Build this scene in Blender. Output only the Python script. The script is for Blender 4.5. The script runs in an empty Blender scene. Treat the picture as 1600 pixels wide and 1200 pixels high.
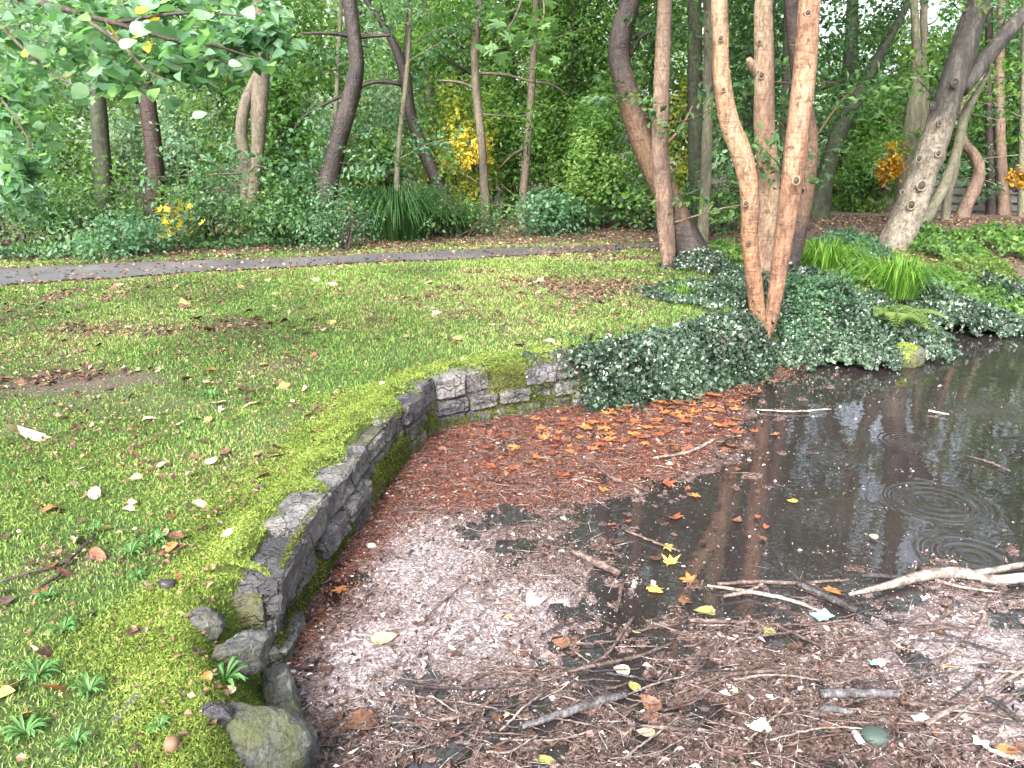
import bpy, bmesh, math
import numpy as np
from mathutils import Vector, Matrix
R = math.radians
sc = bpy.context.scene
col = sc.collection

# ------------------------------------------------------------------ camera, sky, sun, exposure
PITCH = math.atan(375 / 1200)
CAMZ = 1.6
WZ = -0.38                                   # pond level; the lawn is 0
cd = bpy.data.cameras.new('camera'); cam = bpy.data.objects.new('camera', cd); col.objects.link(cam)
cam.location = (0, 0, CAMZ); cam.rotation_euler = (math.pi / 2 - PITCH, 0, 0)
cd.sensor_width = 36; cd.lens = 27; cd.clip_start = 0.05; cd.clip_end = 500
sc.camera = cam

SUN_EL, SUN_ROT = 40, 200                    # behind the camera, a little left: thin cloud
w = bpy.data.worlds.new('World'); sc.world = w; w.use_nodes = True
nt = w.node_tree; nt.nodes.clear()
sky = nt.nodes.new('ShaderNodeTexSky'); sky.sky_type = 'NISHITA'; sky.sun_disc = False
sky.sun_elevation = R(SUN_EL); sky.sun_rotation = R(SUN_ROT); sky.dust_density = 6; sky.air_density = 1.0; sky.ozone_density = 1.0
hs = nt.nodes.new('ShaderNodeHueSaturation'); hs.inputs['Saturation'].default_value = 0.5
bg = nt.nodes.new('ShaderNodeBackground'); bg.inputs['Strength'].default_value = 0.15
wo = nt.nodes.new('ShaderNodeOutputWorld')
nt.links.new(sky.outputs[0], hs.inputs['Color']); nt.links.new(hs.outputs[0], bg.inputs[0]); nt.links.new(bg.outputs[0], wo.inputs[0])
sd = bpy.data.lights.new('sun', 'SUN'); sd.energy = 1.2; sd.angle = R(22); sd.color = (1, 0.96, 0.9)
so = bpy.data.objects.new('sun', sd); col.objects.link(so); so.location = (0, 0, 20)
_sv = Vector((math.sin(R(SUN_ROT)) * math.cos(R(SUN_EL)), math.cos(R(SUN_ROT)) * math.cos(R(SUN_EL)), math.sin(R(SUN_EL))))
so.rotation_euler = _sv.to_track_quat('Z', 'Y').to_euler()
vs = sc.view_settings
vs.view_transform = 'Standard'; vs.look = 'None'; vs.exposure = 2.25; vs.gamma = 1; vs.use_curve_mapping = False
sc.cycles.max_bounces = 6; sc.cycles.transparent_max_bounces = 12

# ------------------------------------------------------------------ projection helpers (layout only)
_c, _s = math.cos(PITCH), math.sin(PITCH)
def ray(px, py):
    a = (px - 800) / 1200; b = (600 - py) / 1200
    return np.array((a, _c + b * _s, -_s + b * _c))
def G(px, py, z=0.0):
    d = ray(px, py); t = (z - CAMZ) / d[2]
    return np.array((d[0] * t, d[1] * t, z))
def P(px, py, Y):
    d = ray(px, py); t = Y / d[1]
    return np.array((d[0] * t, Y, CAMZ + d[2] * t))
def mpp(p):                                   # metres per photo pixel at a point
    return (p[1] * _c - (p[2] - CAMZ) * _s) / 1200

# ------------------------------------------------------------------ noise
def _hash(ix, iy, seed):
    n = (ix * 374761393 + iy * 668265263 + seed * 974634777) & 0xffffffff
    n = ((n ^ (n >> 13)) * 1274126177) & 0xffffffff
    return ((n ^ (n >> 16)) & 0xffff) / 65535.0
def vn(x, y, seed=0):
    x = np.asarray(x, float); y = np.asarray(y, float)
    ix = np.floor(x).astype(np.int64); iy = np.floor(y).astype(np.int64)
    fx = x - ix; fy = y - iy; fx = fx * fx * (3 - 2 * fx); fy = fy * fy * (3 - 2 * fy)
    a = _hash(ix, iy, seed); b = _hash(ix + 1, iy, seed); c = _hash(ix, iy + 1, seed); d = _hash(ix + 1, iy + 1, seed)
    return (a * (1 - fx) + b * fx) * (1 - fy) + (c * (1 - fx) + d * fx) * fy
def fbm(x, y, seed=0, o=4):
    r = 0; amp = .5; t = 0
    for k in range(o):
        r = r + amp * vn(x * 2 ** k, y * 2 ** k, seed + k * 17); t += amp; amp *= .5
    return r / t
def smooth(a, b, x):
    t = np.clip((x - a) / (b - a), 0, 1); return t * t * (3 - 2 * t)

# ------------------------------------------------------------------ mesh helpers
class MB:
    """collects vertices, quads/tris and a per-vertex 0..1 value"""
    def __init__(s): s.v = []; s.q = []; s.t = []; s.r = []; s.n = 0
    def add(s, V, quads=None, tris=None, rnd=0.5):
        V = np.asarray(V, float).reshape(-1, 3)
        s.v.append(V)
        s.r.append(np.full(len(V), rnd) if np.isscalar(rnd) else np.asarray(rnd, float))
        if quads is not None and len(quads): s.q.append(np.asarray(quads, np.int64).reshape(-1, 4) + s.n)
        if tris is not None and len(tris): s.t.append(np.asarray(tris, np.int64).reshape(-1, 3) + s.n)
        s.n += len(V)
    def mesh(s, name, mat, origin=(0, 0, 0), smooth_=True, extra=None):
        V = np.concatenate(s.v) - np.asarray(origin, float); rn = np.concatenate(s.r)
        q = np.concatenate(s.q) if s.q else np.zeros((0, 4), np.int64)
        t = np.concatenate(s.t) if s.t else np.zeros((0, 3), np.int64)
        me = bpy.data.meshes.new(name)
        me.vertices.add(len(V)); me.vertices.foreach_set('co', V.astype(np.float32).ravel())
        loops = np.concatenate([q.ravel(), t.ravel()]).astype(np.int32)
        me.loops.add(len(loops)); me.loops.foreach_set('vertex_index', loops)
        nf = len(q) + len(t); me.polygons.add(nf)
        st = np.concatenate([np.arange(len(q)) * 4, len(q) * 4 + np.arange(len(t)) * 3]).astype(np.int32)
        me.polygons.foreach_set('loop_start', st)
        me.polygons.foreach_set('use_smooth', np.full(nf, smooth_))
        at = me.attributes.new('rnd', 'FLOAT', 'POINT'); at.data.foreach_set('value', np.clip(rn, 0, 1).astype(np.float32))
        if extra:
            for k, val in extra.items():
                a2 = me.attributes.new(k, 'FLOAT', 'POINT'); a2.data.foreach_set('value', np.asarray(val, np.float32))
        me.update(calc_edges=True)
        if mat: me.materials.append(mat)
        return me
    def obj(s, name, mat, parent=None, smooth_=True, kind=None, extra=None, at=None):
        org = parent.location if parent is not None else (at if at is not None else (0, 0, 0))
        o = bpy.data.objects.new(name, s.mesh(name, mat, org, smooth_, extra)); col.objects.link(o)
        if parent is not None: o.parent = parent
        elif at is not None: o.location = at
        if kind: o['kind'] = kind
        return o
def put(name, me, loc, rot=(0, 0, 0), scl=(1, 1, 1), parent=None):
    o = bpy.data.objects.new(name, me); col.objects.link(o)
    o.location = Vector(loc) - (parent.location if parent is not None else Vector((0, 0, 0)))
    o.rotation_euler = rot; o.scale = scl if hasattr(scl, '__len__') else (scl,) * 3
    if parent is not None: o.parent = parent
    return o
def tag(o, label, cat, group=None):
    o['label'] = label; o['category'] = cat
    if group: o['group'] = group
    return o
def thing(name, label, cat, loc, group=None):
    o = bpy.data.objects.new(name, None); col.objects.link(o); o.location = Vector(loc); o.empty_display_size = .1
    return tag(o, label, cat, group)

def unit(a): return a / np.maximum(np.linalg.norm(a, axis=-1, keepdims=True), 1e-9)
def spline(pts, n):
    """Catmull-Rom through pts (any columns)"""
    p = np.asarray(pts, float); p = np.vstack([2 * p[0] - p[1], p, 2 * p[-1] - p[-2]])
    out = []
    m = len(p) - 3
    for u in np.linspace(0, m, n):
        i = min(int(u), m - 1); t = u - i
        a, b, c, d = p[i:i + 4]
        out.append(.5 * ((2 * b) + (c - a) * t + (2 * a - 5 * b + 4 * c - d) * t * t + (3 * b - a - 3 * c + d) * t ** 3))
    return np.array(out)
def tube(mb, pts, rad, sides=8, bump=0.0, seed=0, rnd=.5, cap=True, knots=None):
    pts = np.asarray(pts, float); n = len(pts); rad = np.broadcast_to(np.asarray(rad, float), (n,)).copy()
    T = unit(np.gradient(pts, axis=0))
    ref = np.array((0, 1, 0.01)) if abs(T[:, 1]).mean() < .8 else np.array((0, 0, 1.))
    A = unit(np.cross(T, ref)); B = np.cross(T, A)
    th = np.linspace(0, 2 * np.pi, sides, endpoint=False)
    ln = np.concatenate([[0], np.cumsum(np.linalg.norm(np.diff(pts, axis=0), axis=1))])
    rr = rad[:, None] * np.ones(sides)
    if bump:
        rr = rr * (1 + bump * (fbm(np.cos(th)[None] * 1.6 + seed * 7.3 + ln[:, None] * .2, np.sin(th)[None] * 1.6 + ln[:, None] * 2.2, seed) - .5) * 2)
    if knots:
        rs = np.random.RandomState(seed + 5)
        for k in range(knots):
            l0 = rs.uniform(.05, .95) * ln[-1]; t0 = rs.uniform(0, 6.28); sz = rs.uniform(.5, 1.1)
            i0 = np.searchsorted(ln, l0); r0 = rad[min(i0, n - 1)]
            dth = np.abs((th - t0 + np.pi) % (2 * np.pi) - np.pi)
            rr = rr + r0 * .36 * sz * np.exp(-((ln[:, None] - l0) / (r0 * .5 * sz)) ** 2 - (dth[None] / (.5 * sz)) ** 2)
    V = pts[:, None] + rr[..., None] * (np.cos(th)[None, :, None] * A[:, None] + np.sin(th)[None, :, None] * B[:, None])
    i = np.arange(n - 1)[:, None] * sides; j = np.arange(sides)[None]; j2 = (j + 1) % sides
    Q = np.stack([i + j, i + j2, i + sides + j2, i + sides + j], -1).reshape(-1, 4)
    V = V.reshape(-1, 3); tr = None
    if cap:
        V = np.vstack([V, pts[0], pts[-1]]); c0 = n * sides; jj = np.arange(sides); k2 = (jj + 1) % sides; L = (n - 1) * sides
        tr = np.vstack([np.stack([np.full(sides, c0), k2, jj], -1), np.stack([np.full(sides, c0 + 1), L + jj, L + k2], -1)])
    mb.add(V, Q, tr, rnd)
def leaves(mb, C, L, W, T, N, rnd, fold=.12):
    """folded four-point leaves: centre, length, width, direction, normal"""
    T = unit(T); S = unit(np.cross(N, T)); N = np.cross(T, S)
    L = np.broadcast_to(L, (len(C),))[:, None]; W = np.broadcast_to(W, (len(C),))[:, None]
    m = C - T * L * .08
    V = np.stack([C - T * L * .5, m + S * W * .5 + N * W * fold, C + T * L * .5 - N * L * fold, m - S * W * .5 + N * W * fold], 1)
    b = np.arange(len(C)) * 4
    t = np.concatenate([np.stack([b, b + 1, b + 2], -1), np.stack([b, b + 2, b + 3], -1)])
    mb.add(V.reshape(-1, 3), None, t, np.repeat(rnd, 4))
def cloud(mb, cen, rad, n, leaf, seed, clumps=40, spread=.3, up=.6, aspect=.6, shell=.45, zmin=None, droop=.3, cut=None):
    rs = np.random.RandomState(seed); cen = np.asarray(cen, float); rad = np.asarray(rad, float)
    d = unit(rs.normal(size=(clumps, 3))); rr = rs.uniform(0, 1, (clumps, 1)) ** shell
    K = d * rr; kr = rs.uniform(.55, 1.25, clumps); kc = rs.uniform(0, 1, clumps)
    wgt = kr ** 2; k = rs.choice(clumps, n, p=wgt / wgt.sum())
    dd = unit(rs.normal(size=(n, 3))) * (rs.uniform(0, 1, (n, 1)) ** .5)
    C = cen + (K[k] + dd * (spread * kr[k])[:, None]) * rad
    out = unit(K[k] * .5 + dd)
    N = unit(out * .5 + np.array((0, 0, up)) + rs.normal(size=(n, 3)) * .55)
    T = rs.normal(size=(n, 3)); T[:, 2] -= droop
    T = unit(T - N * (T * N).sum(1, keepdims=True))
    r = np.clip(.55 * kc[k] + .45 * rs.uniform(0, 1, n), 0, 1)
    keep = np.ones(n, bool)
    if zmin is not None: keep &= C[:, 2] > zmin
    if cut is not None: keep &= cut(C)
    L = leaf * rs.uniform(.65, 1.3, n)
    leaves(mb, C[keep], L[keep], L[keep] * aspect, T[keep], N[keep], r[keep])

# ------------------------------------------------------------------ materials
def nodes(name):
    m = bpy.data.materials.new(name); m.use_nodes = True; t = m.node_tree; t.nodes.clear()
    o = t.nodes.new('ShaderNodeOutputMaterial'); return m, t, o
def N(t, typ, **kw):
    n = t.nodes.new(typ)
    for k, v in kw.items():
        if k in n.inputs: n.inputs[k].default_value = v
        else: setattr(n, k, v)
    return n
def ramp(t, fac, stops, interp='LINEAR'):
    r = t.nodes.new('ShaderNodeValToRGB'); e = r.color_ramp.elements; r.color_ramp.interpolation = interp
    while len(e) < len(stops): e.new(.5)
    for i, (p_, c_) in enumerate(stops):
        e[i].position = p_; e[i].color = (*c_, 1) if len(c_) == 3 else c_
    if fac is not None: t.links.new(fac, r.inputs[0])
    return r.outputs[0]
def noise(t, scale, detail=4, rough=.55, vec=None, dist=0.0):
    n = N(t, 'ShaderNodeTexNoise', Scale=scale, Detail=detail, Roughness=rough, Distortion=dist)
    if vec is not None: t.links.new(vec, n.inputs['Vector'])
    return n.outputs['Fac']
def coords(t, scale=(1, 1, 1), world=False):
    if world: v = N(t, 'ShaderNodeNewGeometry').outputs['Position']
    else: v = N(t, 'ShaderNodeTexCoord').outputs['Object']
    m = N(t, 'ShaderNodeMapping'); m.inputs['Scale'].default_value = scale
    t.links.new(v, m.inputs['Vector']); return m.outputs[0]
def mixc(t, fac, a, b, mode='MIX'):
    m = t.nodes.new('ShaderNodeMix'); m.data_type = 'RGBA'; m.blend_type = mode
    for s_, v in ((0, fac), (6, a), (7, b)):
        if isinstance(v, (int, float)): m.inputs[s_].default_value = v
        elif isinstance(v, tuple): m.inputs[s_].default_value = (*v, 1)
        else: t.links.new(v, m.inputs[s_])
    return m.outputs[2]
def mathn(t, op, a, b=0.0, clamp=False):
    m = t.nodes.new('ShaderNodeMath'); m.operation = op; m.use_clamp = clamp
    for i, v in ((0, a), (1, b)):
        if isinstance(v, (int, float)): m.inputs[i].default_value = v
        else: t.links.new(v, m.inputs[i])
    return m.outputs[0]
def attr(t, name): return N(t, 'ShaderNodeAttribute', attribute_name=name).outputs['Fac']
def bumpn(t, h, strength, dist=.01):
    b = N(t, 'ShaderNodeBump', Strength=strength, Distance=dist); t.links.new(h, b.inputs['Height']); return b.outputs[0]

def leaf_mat(name, stops, trans=.35, rough=.45, spec=.4):
    m, t, o = nodes(name)
    c = ramp(t, attr(t, 'rnd'), stops)
    n = noise(t, 60, 2, .5, coords(t, world=True))
    c = mixc(t, mathn(t, 'MULTIPLY', n, .5), c, mixc(t, 1.0, c, (.55, .5, .4), 'MULTIPLY'))
    b = N(t, 'ShaderNodeBsdfPrincipled', Roughness=rough); b.inputs['Specular IOR Level'].default_value = spec
    t.links.new(c, b.inputs['Base Color'])
    tr = N(t, 'ShaderNodeBsdfTranslucent'); tc = mixc(t, 1.0, c, (1.5, 1.6, .8), 'MULTIPLY'); t.links.new(tc, tr.inputs[0])
    mx = N(t, 'ShaderNodeMixShader'); mx.inputs[0].default_value = trans
    t.links.new(b.outputs[0], mx.inputs[1]); t.links.new(tr.outputs[0], mx.inputs[2]); t.links.new(mx.outputs[0], o.inputs[0])
    return m
def bark_mat(name, base, dark, light, moss=None, patch=1.5, rough=.7, moss_amt=.5, spots=0.6, rings=0.0, low=None):
    m, t, o = nodes(name)
    v = coords(t); vs_ = coords(t, (1, 1, .3)); vr = coords(t, (.35, .35, 3.2))
    n1 = noise(t, patch * 2.2, 5, .65, vs_, .8); n2 = noise(t, 38, 6, .7, vs_, .5); n3 = noise(t, 11, 5, .65, v, .6); n4 = noise(t, 9, 4, .6, vr, 1.0)
    dark, base, light = (tuple(q * .8 for q in k_) for k_ in (dark, base, light))
    c = ramp(t, n1, [(.33, dark), (.5, base), (.66, light)])
    if low:
        sx = N(t, 'ShaderNodeSeparateXYZ'); t.links.new(N(t, 'ShaderNodeTexCoord').outputs['Object'], sx.inputs[0])
        z_ = mathn(t, 'ADD', sx.outputs[2], mathn(t, 'MULTIPLY', mathn(t, 'SUBTRACT', noise(t, 2.6, 4, .6, v), .5), 2.4))
        up = ramp(t, mathn(t, 'MULTIPLY', mathn(t, 'SUBTRACT', z_, low[1] - .3), 1.7), [(0, (0, 0, 0)), (1, (1, 1, 1))])
        dn = ramp(t, mathn(t, 'MULTIPLY', mathn(t, 'SUBTRACT', z_, low[2] - .3), 1.7), [(0, (1, 1, 1)), (1, (0, 0, 0))])
        lc = mixc(t, ramp(t, n1, [(.35, (0, 0, 0)), (.6, (1, 1, 1))]), mixc(t, 1.0, tuple(q * .8 for q in low[0]), (.55, .5, .48), 'MULTIPLY'), tuple(q * .8 for q in low[0]))
        c = mixc(t, mathn(t, 'MULTIPLY', up, dn), c, lc)
    c = mixc(t, ramp(t, n2, [(.36, (1, 1, 1)), (.55, (0, 0, 0))]), c, mixc(t, 1.0, c, (.42, .38, .36), 'MULTIPLY'))
    c = mixc(t, mathn(t, 'MULTIPLY', ramp(t, n3, [(.55, (0, 0, 0)), (.72, (1, 1, 1))]), .55), c, mixc(t, 1.0, c, (1.55, 1.5, 1.45), 'MULTIPLY'))
    if spots:
        c = mixc(t, mathn(t, 'MULTIPLY', ramp(t, noise(t, 17, 3, .55, v, .3), [(.6, (0, 0, 0)), (.66, (1, 1, 1))]), spots), c, mixc(t, 1.0, dark, (.6, .6, .6), 'MULTIPLY'))
        c = mixc(t, mathn(t, 'MULTIPLY', ramp(t, n4, [(.63, (0, 0, 0)), (.68, (1, 1, 1))]), spots * .8), c, dark)
    if rings:
        wv = N(t, 'ShaderNodeTexWave', Scale=1.5, Distortion=5, Detail=3); wv.bands_direction = 'Z'; t.links.new(v, wv.inputs[0])
        c = mixc(t, mathn(t, 'MULTIPLY', ramp(t, wv.outputs['Fac'], [(.0, (1, 1, 1)), (.04, (0, 0, 0))]), rings), c, dark)
    if moss: c = mixc(t, mathn(t, 'MULTIPLY', ramp(t, n3, [(.46, (0, 0, 0)), (.6, (1, 1, 1))]), moss_amt), c, moss)
    b = N(t, 'ShaderNodeBsdfPrincipled', Roughness=rough); t.links.new(c, b.inputs['Base Color'])
    h = mathn(t, 'ADD', mathn(t, 'ADD', n2, mathn(t, 'MULTIPLY', n3, .8)), mathn(t, 'MULTIPLY', n4, .6))
    t.links.new(bumpn(t, h, .9, .02), b.inputs['Normal'])
    t.links.new(b.outputs[0], o.inputs[0]); return m
def plain_mat(name, stops, scale=8, rough=.6, bump=.4, spec=.4, vscale=(1, 1, 1), world=False, useattr=False, detail=5):
    m, t, o = nodes(name); v = coords(t, vscale, world)
    n = noise(t, scale, detail, .6, v)
    f = mathn(t, 'ADD', mathn(t, 'MULTIPLY', attr(t, 'rnd'), .8), mathn(t, 'MULTIPLY', mathn(t, 'SUBTRACT', n, .4), .5)) if useattr else n
    c = ramp(t, f, stops)
    b = N(t, 'ShaderNodeBsdfPrincipled', Roughness=rough); b.inputs['Specular IOR Level'].default_value = spec
    t.links.new(c, b.inputs['Base Color'])
    if bump: t.links.new(bumpn(t, n, bump, .01), b.inputs['Normal'])
    t.links.new(b.outputs[0], o.inputs[0]); return m

def g(*a): return tuple(a)
M = {}
M['green_mid'] = leaf_mat('foliage_mid', [(0, g(.028, .075, .026)), (.3, g(.085, .185, .048)), (.65, g(.14, .27, .07)), (1, g(.3, .42, .13))], trans=.52, rough=.45, spec=.35)
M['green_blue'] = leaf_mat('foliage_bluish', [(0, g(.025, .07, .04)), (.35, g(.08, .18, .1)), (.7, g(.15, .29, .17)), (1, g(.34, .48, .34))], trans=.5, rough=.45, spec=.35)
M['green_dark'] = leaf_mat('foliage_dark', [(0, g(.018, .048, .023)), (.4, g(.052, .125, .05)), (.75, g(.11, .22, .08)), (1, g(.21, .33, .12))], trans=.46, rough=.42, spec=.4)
M['green_haze_pale'] = leaf_mat('foliage_haze_pale', [(0, g(.1, .18, .12)), (.5, g(.24, .36, .26)), (1, g(.48, .58, .5))], trans=.45)  # sky glare and haze over the far foliage, put into the leaf colour
M['green_yellow'] = leaf_mat('foliage_yellow_green', [(0, g(.1, .15, .02)), (.4, g(.22, .29, .05)), (.8, g(.42, .42, .08)), (1, g(.58, .52, .12))], trans=.5)
M['orange'] = leaf_mat('foliage_orange', [(0, g(.18, .09, .01)), (.5, g(.4, .2, .015)), (1, g(.55, .36, .03))], trans=.4)
M['ivy'] = leaf_mat('ivy_leaf', [(0, g(.008, .02, .012)), (.45, g(.036, .072, .045)), (.8, g(.09, .15, .098)), (1, g(.19, .27, .18))], trans=.2, rough=.28, spec=.8)
M['strap'] = leaf_mat('strap_leaf', [(0, g(.012, .04, .015)), (.5, g(.03, .085, .025)), (1, g(.08, .16, .045))], trans=.25, rough=.35)
M['lily'] = leaf_mat('lily_leaf', [(0, g(.06, .16, .02)), (.5, g(.1, .235, .03)), (1, g(.23, .37, .07))], trans=.4, rough=.4)
M['lime'] = leaf_mat('lime_leaf', [(0, g(.06, .16, .075)), (.5, g(.16, .31, .19)), (.9, g(.28, .45, .31)), (1, g(.38, .54, .42))], trans=.5, rough=.34, spec=1.0)
M['lime_y'] = leaf_mat('lime_leaf_yellow', [(0, g(.4, .33, .03)), (1, g(.6, .45, .06))], trans=.3)
M['syc'] = leaf_mat('maple_leaf_green', [(0, g(.08, .17, .07)), (1, g(.17, .3, .12))], trans=.4, rough=.35)
M['fern'] = leaf_mat('fern_leaf', [(0, g(.07, .14, .03)), (1, g(.22, .3, .085))], trans=.4)
M['grass'] = leaf_mat('grass_blade', [(0, g(.04, .08, .025)), (.3, g(.085, .165, .045)), (.6, g(.16, .275, .06)), (.88, g(.25, .36, .1)), (1, g(.33, .35, .15))], trans=.3, rough=.5, spec=.3)
M['moss'] = leaf_mat('moss_tip', [(0, g(.065, .105, .025)), (.4, g(.16, .235, .045)), (1, g(.36, .43, .12))], trans=.25, rough=.7, spec=.2)
M['wallmoss'] = leaf_mat('wall_moss', [(0, g(.03, .04, .008)), (.5, g(.075, .095, .014)), (1, g(.15, .18, .03))], trans=.15, rough=.8, spec=.15)
M['weed'] = leaf_mat('weed_leaf', [(0, g(.045, .13, .035)), (1, g(.13, .3, .09))], trans=.3, rough=.4)
# bark
M['b_tan'] = bark_mat('bark_tan', g(.33, .2, .118), g(.15, .082, .05), g(.44, .3, .2), patch=1.2, rings=.4, spots=.75, rough=.6, low=(g(.38, .205, .11), -9, 1.35))
M['b_pink'] = bark_mat('bark_pink', g(.24, .16, .12), g(.11, .07, .055), g(.33, .24, .18), patch=1.2, rings=.5, rough=.65)
M['b_paletan'] = bark_mat('bark_pale_tan', g(.34, .24, .16), g(.16, .08, .05), g(.45, .38, .28), patch=.9, rings=.3)
M['b_red'] = bark_mat('bark_orange', g(.31, .17, .1), g(.14, .07, .045), g(.42, .28, .19), patch=1.8, rings=.3, spots=.75)
M['b_dark'] = bark_mat('bark_dark_brown', g(.042, .028, .026), g(.016, .012, .012), g(.085, .055, .043), rough=.5, low=(g(.17, .1, .06), .8, 2.2), patch=1.1)
M['b_purple'] = bark_mat('bark_wet_purple', g(.035, .023, .022), g(.012, .009, .01), g(.075, .05, .042), rough=.5)
M['b_redbrown'] = bark_mat('bark_redbrown', g(.04, .02, .016), g(.014, .008, .007), g(.075, .038, .028), rough=.5)
M['b_grey'] = bark_mat('bark_grey_green', g(.2, .18, .13), g(.08, .075, .06), g(.29, .28, .2), moss=g(.09, .11, .05), moss_amt=.5)
M['b_greybrown'] = bark_mat('bark_grey_brown', g(.15, .12, .09), g(.06, .05, .04), g(.22, .18, .14), moss=g(.05, .06, .025), moss_amt=.35)
M['b_ivyish'] = bark_mat('bark_mossy_dark', g(.034, .033, .024), g(.014, .015, .01), g(.065, .06, .043), moss=g(.04, .065, .02), moss_amt=.8)
M['b_mottle'] = bark_mat('bark_mottled', g(.065, .058, .053), g(.018, .016, .016), g(.2, .18, .155), moss=g(.035, .036, .028), moss_amt=.5, low=(g(.36, .32, .26), -9, 1.7), patch=2.5)
M['b_twig'] = bark_mat('bark_twig', g(.09, .07, .055), g(.04, .03, .025), g(.15, .12, .09))
# wood in the water
M['w_pale'] = bark_mat('driftwood_pale', g(.34, .29, .26), g(.14, .105, .09), g(.52, .47, .44), rough=.45, patch=6)
M['w_brown'] = bark_mat('twig_wet_brown', g(.15, .1, .085), g(.05, .032, .028), g(.3, .23, .21), rough=.28, patch=8)
M['w_dark'] = bark_mat('wood_wet_dark', g(.05, .042, .045), g(.02, .018, .02), g(.13, .12, .13), rough=.3, patch=8)
M['w_grey'] = bark_mat('wood_wet_grey', g(.13, .122, .13), g(.045, .04, .044), g(.26, .25, .265), rough=.3, patch=14)
# fallen leaves
for nm, a, b in (('orange', g(.24, .09, .03), g(.42, .17, .06)), ('rust', g(.13, .042, .024), g(.27, .085, .042)), ('brown', g(.075, .038, .024), g(.17, .085, .05)),
                 ('darkbrown', g(.035, .022, .018), g(.09, .05, .035)), ('yellow', g(.5, .33, .04), g(.66, .46, .1)), ('beige', g(.28, .2, .12), g(.44, .35, .24)),
                 ('pale', g(.42, .4, .31), g(.56, .53, .45)), ('olive', g(.16, .17, .05), g(.26, .26, .09))):
    M['f_' + nm] = plain_mat('fallen_leaf_' + nm, [(.3, tuple(q * .35 for q in a)), (.42, a), (.56, b), (.75, tuple(q * .6 for q in a))], 4.5, .34, .6)
M['stone'] = None
def stone_mat(name, a, b, c_, lich=.5, moss=0.0, rough=.75, crack=1.0):
    m, t, o = nodes(name); v = coords(t, world=True)
    n1 = noise(t, 5, 4, .6, v, .6); n2 = noise(t, 62, 6, .7, v); n3 = noise(t, 13, 4, .6, v, 1.0)
    c = ramp(t, n1, [(.32, a), (.5, b), (.68, c_)])
    c = mixc(t, ramp(t, n2, [(.4, (0, 0, 0)), (.52, (1, 1, 1))]), mixc(t, 1.0, c, (.38, .38, .4), 'MULTIPLY'), c)
    ck = N(t, 'ShaderNodeTexVoronoi', Scale=7, feature='DISTANCE_TO_EDGE'); wv_ = N(t, 'ShaderNodeVectorMath', operation='ADD'); nz_ = N(t, 'ShaderNodeTexNoise', Scale=9, Detail=4); t.links.new(v, nz_.inputs[0]); t.links.new(v, wv_.inputs[0]); sc_ = N(t, 'ShaderNodeVectorMath', operation='SCALE', Scale=.16); t.links.new(nz_.outputs['Color'], sc_.inputs[0]); t.links.new(sc_.outputs[0], wv_.inputs[1]); t.links.new(wv_.outputs[0], ck.inputs[0])
    crk = ramp(t, ck.outputs['Distance'], [(.0, (0, 0, 0)), (.035, (1, 1, 1))]); crk = mathn(t, 'ADD', mathn(t, 'MULTIPLY', crk, crack), 1 - crack); c = mixc(t, crk, mixc(t, 1.0, c, (.35, .34, .34), 'MULTIPLY'), c)
    c = mixc(t, mathn(t, 'MULTIPLY', ramp(t, n3, [(.62, (0, 0, 0)), (.68, (1, 1, 1))]), lich), c, (.4, .39, .37))
    if moss: c = mixc(t, mathn(t, 'MULTIPLY', ramp(t, noise(t, 4, 5, .6, v), [(.42, (0, 0, 0)), (.56, (1, 1, 1))]), moss), c, (.1, .12, .02))
    oi = N(t, 'ShaderNodeObjectInfo'); c = mixc(t, 1.0, c, ramp(t, oi.outputs['Random'], [(0, (.55, .54, .56)), (.5, (1, 1, 1)), (1, (1.0, .96, .9))]), 'MULTIPLY')
    b_ = N(t, 'ShaderNodeBsdfPrincipled', Roughness=rough); t.links.new(c, b_.inputs['Base Color'])
    t.links.new(bumpn(t, mathn(t, 'ADD', mathn(t, 'ADD', n2, mathn(t, 'MULTIPLY', n3, 2)), mathn(t, 'MULTIPLY', crk, .7)), 1.0, .02), b_.inputs['Normal'])
    t.links.new(b_.outputs[0], o.inputs[0]); return m
M['stone'] = stone_mat('wall_stone', g(.05, .049, .055), g(.13, .126, .135), g(.23, .225, .235), .45, 0.0, .55)
M['stone2'] = stone_mat('wall_stone_pale', g(.07, .067, .072), g(.165, .158, .165), g(.27, .26, .265), .6, .1, .6)
M['mortar'] = stone_mat('wall_core', g(.05, .048, .045), g(.1, .095, .09), g(.15, .14, .13), .1, .6)
M['boulder'] = stone_mat('boulder_stone', g(.055, .058, .058), g(.105, .108, .105), g(.19, .19, .185), .45, .5, .75, .1)

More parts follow.
